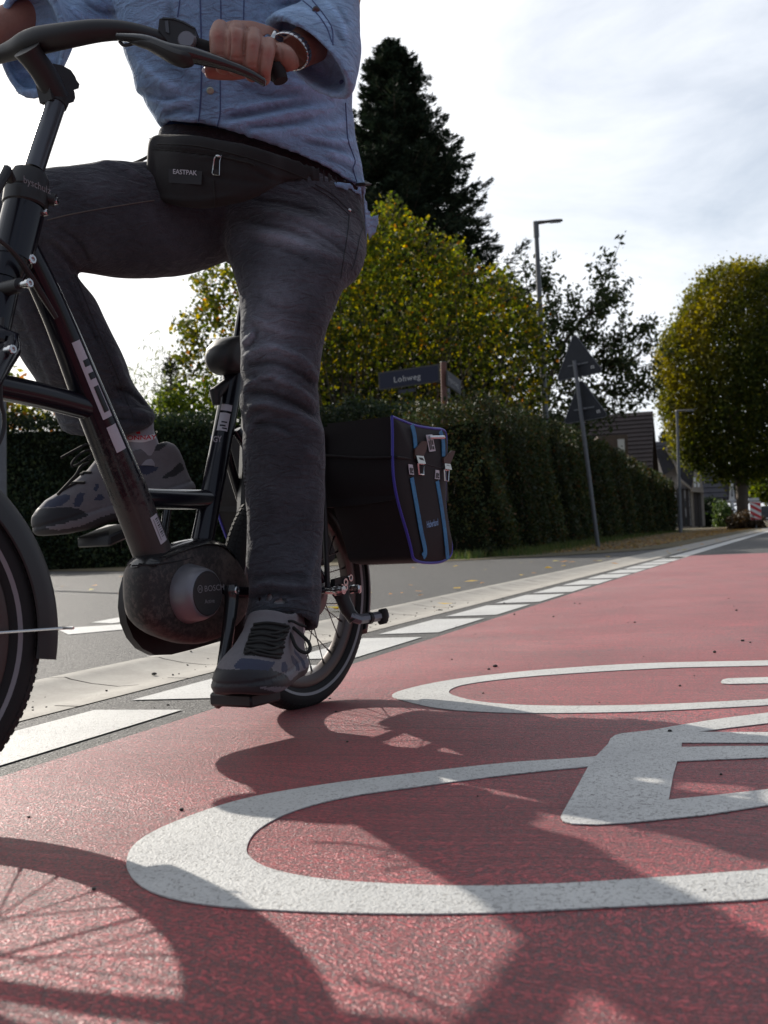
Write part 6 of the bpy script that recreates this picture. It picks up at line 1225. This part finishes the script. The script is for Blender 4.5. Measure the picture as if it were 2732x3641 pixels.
# watch on the left wrist
wc = atD(1032, 180, 1.972); wax = elL - wrL; wax /= np.linalg.norm(wax); b = MB()
e1 = np.cross(wax, _f); e1 /= np.linalg.norm(e1); e2 = np.cross(wax, e1)
n_l = 26; 
for k in range(n_l):
    q = 2*math.pi*k/n_l; u = math.cos(q)*e1*1.12 + math.sin(q)*e2*.92; tg = -math.sin(q)*e1*1.12 + math.cos(q)*e2*.92; b.box(wc + u*.0325, tg*.0036, wax*.0088, u*.0014, bev=.0008)
wt = b.build('watch_strap', 'steel', person); fcp = wc + (e1 if e1[2] > 0 else -e1)*.037; up_ = (fcp-wc)/np.linalg.norm(fcp-wc); up_ = up_ - _f*.35; up_ /= np.linalg.norm(up_)
b = MB(); b.lathe(fcp - up_*.003, up_, [(.018, 0), (.0195, .002), (.0195, .006), (.0175, .0085)], 30, cap=(True, False)); b.build('watch_case', 'steel', wt); b = MB(); b.lathe(fcp + up_*.0045, up_, [(.0172, 0), (.0001, .0004)], 30, cap=(True, False)); b.build('watch_dial', 'render_white', wt)

# --- hip bag
hip = empty('hip_bag', atD(800, 620, 2.19), 'black hip bag with silver zip pull worn on the front of the rider', 'hip bag')
def hD(x): return 2.235 - .0*x if False else 2.30 - .20*math.sqrt(max(0, 1 - ((x-900)/470.)**2)) + .02*(x < 600)
Hs = [(150, 75, 330), (185, 58, 448), (240, 46, 478), (350, 50, 500), (450, 62, 506), (540, 76, 500), (650, 94, 482), (740, 112, 462), (870, 150, 402), (970, 180, 356), (1080, 212, 350), (1200, 250, 348), (1290, 290, 352), (1380, 330, 362), (1450, 360, 372)]
secs = []
for X, t_, b_ in Hs:
    x = 450 + X/1.747; secs.append((x, 450+t_/1.747, x + (4 if X > 300 else -6), 450+b_/1.747, hD(x) + (.0 if X < 900 else .022), 0, (.36 if X < 800 else (.30 if X < 1000 else .12))))
secs[0] = (*secs[0][:6], .22)
b = MB(); b.ring_loft(sil_loft(dens(secs, 70), 40, n_exp=2.7))
fb_ = folds([([(545, 528), (640, 535), (740, 548), (860, 560), (905, 575)], 5, -3), ([(545, 520), (650, 526), (760, 540), (900, 570)], 5, 2), ([(700, 560), (800, 556), (870, 575)], 5, 2), ([(720, 620), (850, 640), (960, 650)], 14, -2), ([(860, 560), (930, 600), (1000, 640)], 12, 2.5), ([(1105, 590), (1112, 640)], 6, 3), ([(560, 700), (700, 712), (850, 690)], 12, 2.5), ([(545, 560), (550, 650), (570, 700)], 10, -2), ([(900, 600), (990, 640), (1100, 645)], 10, -3)])
hb2, hbv = union('pouch', b, 'pouch', .0045, hip, 4, lambda co, no: fb_(co, no) + .0012*noise3(co, 50, 6))
seam(hbv, [(545, 530), (640, 536), (760, 552), (880, 578), (905, 588)], .0016, 'lace', hb2, 'zip')
seam(hbv, [(760, 640), (765, 700), (765, 735)], .0018, 'lace', hb2, 'seam'); seam(hbv, [(560, 512), (700, 520), (860, 555), (1000, 600), (1100, 640)], .0014, 'lace', hb2, 'seam')
p0 = cast(hbv, 660, 633, .0012); p1 = cast(hbv, 726, 633, .0012); dn = (CP-p0)/np.linalg.norm(CP-p0)
b = MB(); P = [cast(hbv, x, y, .0050) for x, y in ((607, 602), (722, 610), (720, 658), (608, 650))]; b.prism(P, dn*.0008); pt_ = b.build('patch', 'shoe_black', hb2, False)
text_obj('lettering', 'EASTPAK', P[0]*.87 + P[2]*.13 - _u*.005 + dn*.004, P[1]-P[0], _u, .0125, 'white_decal', pt_, wscale=1.04, bold=.015)
b = MB(); zp = [(768, 556), (790, 556), (784, 575), (783, 622), (760, 620), (758, 615), (764, 568), (768, 556)]; P = [cast(hbv, x, y, .004) for x, y in zp]; P = [p for p in P if p is not None]; b.tube(P, .0011, 6); zz = b.build('zip_pull', 'steel', hb2)
b = MB(); b.ball(cast(hbv, 778, 556, .004), vec(778, 556, 2.1, 11, 2, 0), vec(778, 556, 2.1, 0, 0, .003), vec(778, 556, 2.1, 0, 5, 0), 12, 8); b.build('zip_slider', 'steel', zz)
b = MB(); b.prism([cast(hbv, x, y, .004) for x, y in ((765, 604), (780, 605), (782, 620), (762, 619))], dn*.0015); b.build('pull_tab', 'black_plastic', zz, False)
b = MB(); b.tube(spline([atD(545, 500, 2.26), atD(538, 545, 2.27), atD(505, 568, 2.30), atD(470, 582, 2.33)], 10), .0035, 8); b.build('strap', 'lace', hip)
for x, y in ((546, 508), (541, 530), (537, 552)): b = MB(); b.ball(atD(x, y, 2.25), vec(x, y, 2.2, 5, 0, 0), vec(x, y, 2.2, 0, 0, .004), vec(x, y, 2.2, 0, 7, 0), 10, 8); b.build('strap_ring', 'steel', hip)
# jeans waist hidden strap round the back
b = MB(); P = [atD(1282, 655, 2.30), atD(1290, 650, 2.42), atD(1100, 600, 2.5), atD(800, 540, 2.52), atD(590, 500, 2.45), atD(550, 500, 2.3)]; b.tube(spline(P, 24), .012, 8, flat=.3); b.build('waist_strap', 'pouch', hip)
# ------------------------------------------------------------------ shoes
def shoe(name, org, fwd, pitch, turn_up, Lf, Wf, voxel, paints, parent, extra=None, mirror=1):
    """stacked outlines of a trainer; org = ball of the foot on the pedal, fwd horizontal toe direction"""
    f = np.array(fwd, float); f[2] = 0; f /= np.linalg.norm(f); sd2 = np.cross((0, 0, 1), f); z = np.array([0, 0, 1.])
    f2 = f*math.cos(pitch) - z*math.sin(pitch); z2 = z*math.cos(pitch) + f*math.sin(pitch)
    def ring(h, x0, x1, w0, w1, dz=0, wb=None, n=56):
        r = []
        for q in np.linspace(0, 2*math.pi, n, endpoint=False):
            c, s = math.cos(q), math.sin(q); u = (c+1)/2; X = x0 + (x1-x0)*(.5 + .5*math.copysign(abs(c)**.75, c)); uu = (X-x0)/(x1-x0)
            hw = (w0*(1-uu)**1 + w1*uu)*(1 - .16*math.exp(-((uu-.38)/.16)**2)); k = math.sqrt(max(0, 1 - abs(2*uu-1)**(4.6 if uu > .5 else 3.2))); Y = hw*k*math.copysign(1, s) if abs(s) > 1e-6 else 0
            Y += .006*mirror*(uu > .5)*(uu-.5)*2*-1
            toe = .014*max(0, uu-.72)**2/.078; r.append(org + f2*X + sd2*Y + z2*(h + toe + dz*(1 if uu > .5 else 1)))
        return r
    b = MB(); H_, B_ = Lf*.33, -Lf*.67
    prof = [(-.004, B_+.012, H_-.014, .022*Wf, .032*Wf), (0, B_+.004, H_-.004, .034*Wf, .046*Wf), (.012, B_, H_, .037*Wf, .050*Wf), (.026, B_+.001, H_-.002, .036*Wf, .0495*Wf), (.036, B_+.004, H_-.006, .034*Wf, .047*Wf), (.048, B_+.006, H_-.020, .033*Wf, .0445*Wf), (.060, B_+.007, H_-.042, .032*Wf, .040*Wf), (.070, B_+.007, H_-.075, .032*Wf, .036*Wf), (.082, B_+.008, H_-.108, .032*Wf, .035*Wf), (.096, B_+.010, H_-.140, .0325*Wf, .035*Wf), (.110, B_+.016, H_-.160, .033*Wf, .035*Wf), (.120, B_+.028, H_-.168, .032*Wf, .033*Wf)]
    rings = [ring(*p) for p in prof]; last = np.array(rings[-1]); c = last.mean(0); rings += [list(c + (last-c)*.93 + z2*.002), list(c + (last-c)*.86), list(c + (last-c)*.82 - z2*.03), list(c + (last-c)*.3 - z2*.03)]
    b.ring_loft(rings)
    def disp(co, no):
        h = (co-org)@z2; s_ = (co-org)@f2; d = np.where(np.abs(h-.027) < .0035, -.0016, 0.) + np.where(h < .027, .0015, 0)
        return d + .0004*noise3(co, 150, 2)
    def paint(fc, fn_):
        h = (fc-org)@z2; s_ = (fc-org)@f2; idx = np.zeros(len(fc)); idx[h < .012] = 3; idx[(h >= .012) & (h < .0265)] = 4
        # rubber toe bumper and mesh vamp
        toe = (s_ > H_ - .062 + (h-.026)*.3) & (h > .018) & (h < .052); idx[toe] = 2; idx[(s_ > H_-.05) & (h < .020)] = 3
        pr = proj(fc); vis = ((CP-fc)*fn_).sum(1) > 0
        for poly, mi in paints: k = inside(pr[:, 0], pr[:, 1], poly) & vis; idx[k] = mi
        return idx
    o, bv = union(name, b, 'shoe_grey', voxel, parent, 3, disp, None, paint, ['shoe_navy', 'shoe_black', 'shoe_sole', 'sole_grey', 'lace']); return o, bv, f2, sd2, z2
pc = PB + BL*.062
o4 = lambda X, Y: (750 + X/3.689, 2150 + Y/3.689)
def P4(l): return [o4(*p) for p in l]
# left shoe sits on the lower pedal, toe out
toe_dir = np.array([-math.sin(rad(15)), -math.cos(rad(15)), 0])
lp = [(P4([(455, 900), (600, 860), (850, 870), (1000, 930), (1055, 1030), (1050, 1075), (850, 1075), (600, 1060), (300, 1050), (120, 1060), (130, 950), (230, 880)]), 2),
      (P4([(300, 800), (380, 710), (500, 700), (860, 755), (760, 865), (560, 850), (330, 845)]), 1), (P4([(80, 1230), (100, 1080), (300, 1040), (600, 1075), (700, 1130), (950, 1160), (1100, 1150), (1200, 1160), (1100, 1290), (100, 1290)]), 3),
      (P4([(600, 1080), (900, 1080), (1050, 1075), (1170, 1000), (1240, 900), (1245, 1040), (1200, 1120), (1050, 1160), (850, 1150)]), 4), (P4([(930, 760), (975, 745), (1005, 800), (1010, 870), (980, 890), (920, 875)]), 1),
      (P4([(1045, 660), (1080, 670), (1150, 760), (1170, 860), (1120, 870), (1110, 800), (1070, 770)]), 1), (P4([(1090, 580), (1130, 620), (1230, 740), (1250, 830), (1220, 840), (1180, 740), (1100, 640)]), 1), (P4([(430, 640), (480, 440), (560, 250), (980, 250), (1030, 330), (960, 480), (950, 640), (880, 715), (700, 680), (450, 665)]), 5)]
shoeL, lbv, f2, s2, z2 = shoe('shoe', pc + np.array([.024, -.01, .013]), toe_dir, rad(3), 0, .315, 1.34, .0027, lp, person)
def laces(bv, rows, parent, r=.0027, conv=None):
    for pts in rows:
        P = [cast(bv, *(conv(*q) if conv else q), .0022) for q in spline(pts, 20)]; P = [p for p in P if p is not None]
        if len(P) < 4: continue
        P = np.array(P); P[1:-1] = (P[:-2]+2*P[1:-1]+P[2:])/4; b = MB(); b.tube(P, r, 8); b.build('lace', 'lace', parent)
laces(lbv, [[(440, 650), (600, 610), (780, 650), (930, 640)], [(450, 590), (620, 660), (800, 690), (900, 700)], [(470, 520), (650, 500), (820, 540), (950, 560)], [(480, 560), (640, 590), (820, 590), (950, 500)], [(500, 430), (660, 400), (820, 430), (960, 450)], [(500, 470), (680, 480), (850, 480), (980, 400)],
            [(530, 340), (680, 320), (840, 340), (1000, 360)], [(540, 380), (700, 390), (860, 380), (1020, 310)], [(570, 270), (720, 250), (860, 260), (1010, 290)]], shoeL, conv=o4)
def free_lace(pts, D, parent, r=.0026): b = MB(); b.tube(spline([atD(*o4(x, y), D + d) for x, y, d in pts], 30), r, 8); b.build('lace', 'lace', parent)
free_lace([(1010, 330, 0), (1060, 420, -.02), (1110, 540, -.03), (1180, 610, -.032), (1260, 630, -.028), (1305, 580, -.02), (1280, 490, -.015), (1180, 390, -.008), (1080, 300, .0)], 2.10, shoeL, .0034)
free_lace([(560, 330, 0), (480, 390, -.02), (420, 470, -.022), (370, 540, -.02)], 2.09, shoeL, .0036)
free_lace([(900, 260, 0), (1050, 215, -.01), (1160, 260, -.01), (1250, 290, -.006)], 2.10, shoeL, .0026)
b = MB(); a0 = atD(1005, 2160, 2.185); b.tube([a0 + (0, 0, .06), a0 - (0, 0, .05)], [.040, .042], 24); skL = b.build('sock', 'sock_white', person)
# right shoe on the raised pedal, seen from its inner side
o2 = lambda X, Y: (X/3.6875, 1400 + Y/3.6875)
def P2_(l): return [o2(*p) for p in l]
o3 = lambda X, Y: (X/1.8444, 1350 + Y/1.8444)
def P3_(l): return [o3(*p) for p in l]
rp_ = [(P2_([(440, 1490), (560, 1500), (860, 1490), (1020, 1500), (1120, 1560), (1165, 1590), (1060, 1640), (860, 1690), (600, 1745), (520, 1650)]), 2), (P2_([(600, 1745), (860, 1700), (1060, 1650), (1250, 1540), (1460, 1420), (1470, 1500), (1300, 1630), (1050, 1740), (760, 1790), (640, 1770)]), 4),
       (P2_([(440, 1490), (560, 1410), (740, 1340), (860, 1320), (930, 1340), (900, 1400), (780, 1480)]), 1), (P2_([(960, 1440), (1000, 1340), (1050, 1290), (1110, 1300), (1090, 1400), (1050, 1480), (970, 1480)]), 1), (P2_([(1225, 1260), (1250, 1190), (1285, 1175), (1300, 1230), (1270, 1280)]), 1), (P2_([(1235, 1380), (1290, 1320), (1340, 1320), (1370, 1370), (1330, 1400), (1240, 1405)]), 1),
       (P3_([(910, 560), (970, 558), (1040, 575), (1020, 600), (960, 625), (920, 610)]), 1), (P3_([(1060, 640), (1130, 590), (1180, 540), (1200, 560), (1210, 590), (1150, 630), (1080, 650)]), 2), (P3_([(1050, 350), (1100, 360), (1115, 400), (1080, 440), (1040, 470), (1010, 470), (1030, 420), (1040, 380)]), 2)]
pR = at(330, 1860, -.15); toeR = at(95, 1855, -.15); heR = at(668, 1650, -.15)
shoeR, rbv, f3, s3, z3 = shoe('shoe', atD(325, 1868, 2.26), atD(130, 1830, 2.22) - atD(680, 1830, 2.37), rad(15), 0, .345, 1.08, .0030, rp_, person, mirror=-1)
laces(rbv, [[(800, 1290), (900, 1230), (1000, 1180)], [(840, 1230), (960, 1180), (1120, 1170)], [(900, 1150), (1000, 1080), (1100, 1060)], [(950, 1100), (1060, 1050), (1200, 1040)], [(980, 1010), (1080, 960), (1200, 920)]], shoeR, conv=o2)
def fl2(pts, l_, parent, r=.0024): b = MB(); b.tube(spline([at(*o2(x, y), l_ + d) for x, y, d in pts], 30), r, 8); b.build('lace', 'lace', parent)
fl2([(1180, 880, 0), (1220, 700, 0), (1150, 660, .0), (1000, 730, .01), (800, 840, .015)], -.14, shoeR); fl2([(1200, 860, 0), (1180, 740, 0), (1050, 790, .01), (950, 900, .01), (960, 950, .01), (1060, 900, .0), (1200, 800, 0)], -.14, shoeR); fl2([(1160, 900, 0), (1060, 960, .01), (1000, 1060, .01), (920, 1150, 0), (760, 1320, 0)], -.15, shoeR, .003)
b = MB(); rr_ = sil_loft(dens([(440, 1490, 545, 1480, 2.31, 0, .8), (440, 1540, 548, 1530, 2.31, 0, .8), (445, 1580, 562, 1570, 2.31, 0, .85), (440, 1630, 572, 1620, 2.32, 0, .9), (420, 1660, 575, 1660, 2.32, 0, .9)], 16), 28); b.ring_loft(rr_); skR = b.build('sock', 'sock', person)
sk = BVHTree.FromPolygons([v.co for v in skR.data.vertices], [p.vertices for p in skR.data.polygons])
def band(pts_t, pts_b, m, nm, off=.0012):
    A = [cast(sk, x, y, off) for x, y in spline(pts_t, 16)]; C_ = [cast(sk, x, y, off) for x, y in spline(pts_b, 16)]; k = [i for i in range(16) if A[i] is not None and C_[i] is not None]
    if len(k) < 2: return None
    b = MB(); b.ring_loft([[A[i] for i in k], [C_[i] for i in k]], (False, False), closed=False); return b.build(nm, m, skR)
bd_ = band([(446, 1551), (500, 1553), (530, 1548), (554, 1540)], [(448, 1569), (500, 1573), (530, 1568), (558, 1556)], 'sock_white', 'band')
p = cast(sk, 452, 1567, .0024); p2 = cast(sk, 520, 1566, .0024)
if p is not None and p2 is not None: text_obj('lettering', 'DONNAY', p + _u*.001 - (p2-p)*.20 - _f*.008, p2-p, _u, .0125, 'sock_red', skR, wscale=1.35, bold=.02)
b = MB(); q0 = cast(sk, 489, 1528, .0012)
if q0 is not None: b.box(q0, vec(489, 1528, 2.3, 7, 0, 0), vec(489, 1528, 2.3, 0, 0, .0005), vec(489, 1528, 2.3, 4, 15, 0)); b.build('mark', 'sock_red', skR, False)
# right pedal under the raised foot
PR2 = atD(385, 1893, 2.26); b = MB(); b.box(PR2 + np.array([0, 0, -.006]), (BD*math.cos(rad(16)) - np.array([0, 0, 1])*math.sin(rad(16)))*.045, BL*.045, np.array([0, 0, .011]), bev=.004); pr_ = b.build('pedal', 'black_plastic', bike)
b = MB(); b.box(PR2 + BL*.047 + BD*-.02 - np.array([0, 0, .002]), BD*.014, BL*.002, np.array([0, 0, .005])); b.build('reflector', 'orange_reflector', pr_, False)
# ------------------------------------------------------------------ lettering on the frame
def tube_patch(P, R, t0, t1, a0, a1, m, name, parent, up, off=.0006):
    """piece of film lying on a tube between two stations and two angles"""
    n = len(P); b = MB(); rings = []
    for t in np.linspace(t0, t1, max(3, int(40*abs(t1-t0)))):
        i = t*(n-1); k = min(int(i), n-2); p = P[k] + (P[k+1]-P[k])*(i-k); ax = P[k+1]-P[k]; ax = ax/np.linalg.norm(ax); r_ = np.interp(i, range(n), R) + off; a = np.array(up, float); a = a - ax*(a@ax); a /= np.linalg.norm(a); c = np.cross(ax, a)
        rings.append([p + r_*(math.cos(q)*a + math.sin(q)*c) for q in np.linspace(a0, a1, 8)])
    b.ring_loft(rings, (False, False), closed=False); return b.build(name, m, parent)
nd = len(DT); pd_ = proj(DT); tt = lambda y: float(np.interp(y, pd_[:, 1], np.linspace(0, 1, nd)))
toC = CP - DT[nd//2]; toC = toC/np.linalg.norm(toC)
A0, A1 = rad(12), rad(48)
sgn = 1
_ax = DT[nd//2+1]-DT[nd//2]; _ax /= np.linalg.norm(_ax); _c = np.cross(_ax, toC)
if _c@_r < 0: sgn = -1
def dec(y0, y1, u0, u1, m, off=.0006, nm='film'): return tube_patch(DT, DTR, tt(y0), tt(y1), sgn*(A0 + (A1-A0)*u0), sgn*(A0 + (A1-A0)*u1), m, nm, fr, toC, off)
dec(1215, 1485, 0, 1, 'white_decal', nm='lettering_band'); dec(1512, 1600, 0, 1, 'white_decal', nm='lettering_band')
for y0, y1, u0, u1 in ((1282, 1305, .35, 1.), (1328, 1350, .35, 1.), (1375, 1462, .35, .9), (1440, 1465, .35, .9)): dec(y0, y1, u0, u1, 'frame_paint', .0010, 'letter_gap')
st_n = len(ST); ps_ = proj(ST); t2 = lambda y: float(np.interp(y, ps_[:, 1], np.linspace(0, 1, st_n))); toC2 = CP - ST[0]; toC2 /= np.linalg.norm(toC2)
stube = bpy.data.objects['seat_tube']; q = np.cross((ST[-1]-ST[0]), toC2)@_r; s3_ = 1 if q > 0 else -1
def dec2(y0, y1, a0, a1, m, off=.0006, nm='film'): return tube_patch(ST, STR, t2(y0), t2(y1), s3_*rad(a0), s3_*rad(a1), m, nm, stube, toC2, off)
dec2(1452, 1474, -38, 22, 'white_decal'); dec2(1482, 1545, -38, 20, 'white_decal')
for y0, y1, a0, a1 in ((1512, 1517, -20, 10), (1524, 1530, -25, 5), (1534, 1538, -10, 15)): dec2(y0, y1, a0, a1, 'frame_paint', .001, 'letter_gap')
p = at(757, 1572, .021); text_obj('lettering', 'GY', p, at(797, 1570, .021) - p, _u, .017, 'white_decal', stube, wscale=1.2, bold=.02)
# sticker with bar code
stk = dec(1838, 1932, .55, 1.45, 'white_decal', .0008, 'sticker')
for k in range(9):
    y_ = 1850 + 7.6*k; dec(y_, y_ + (2.2 if k % 3 else 4.2), .95, 1.32, 'black_plastic', .0012, 'bar').parent = stk
dec(1848, 1920, .72, .80, 'grey_decal', .0012, 'print_line').parent = stk
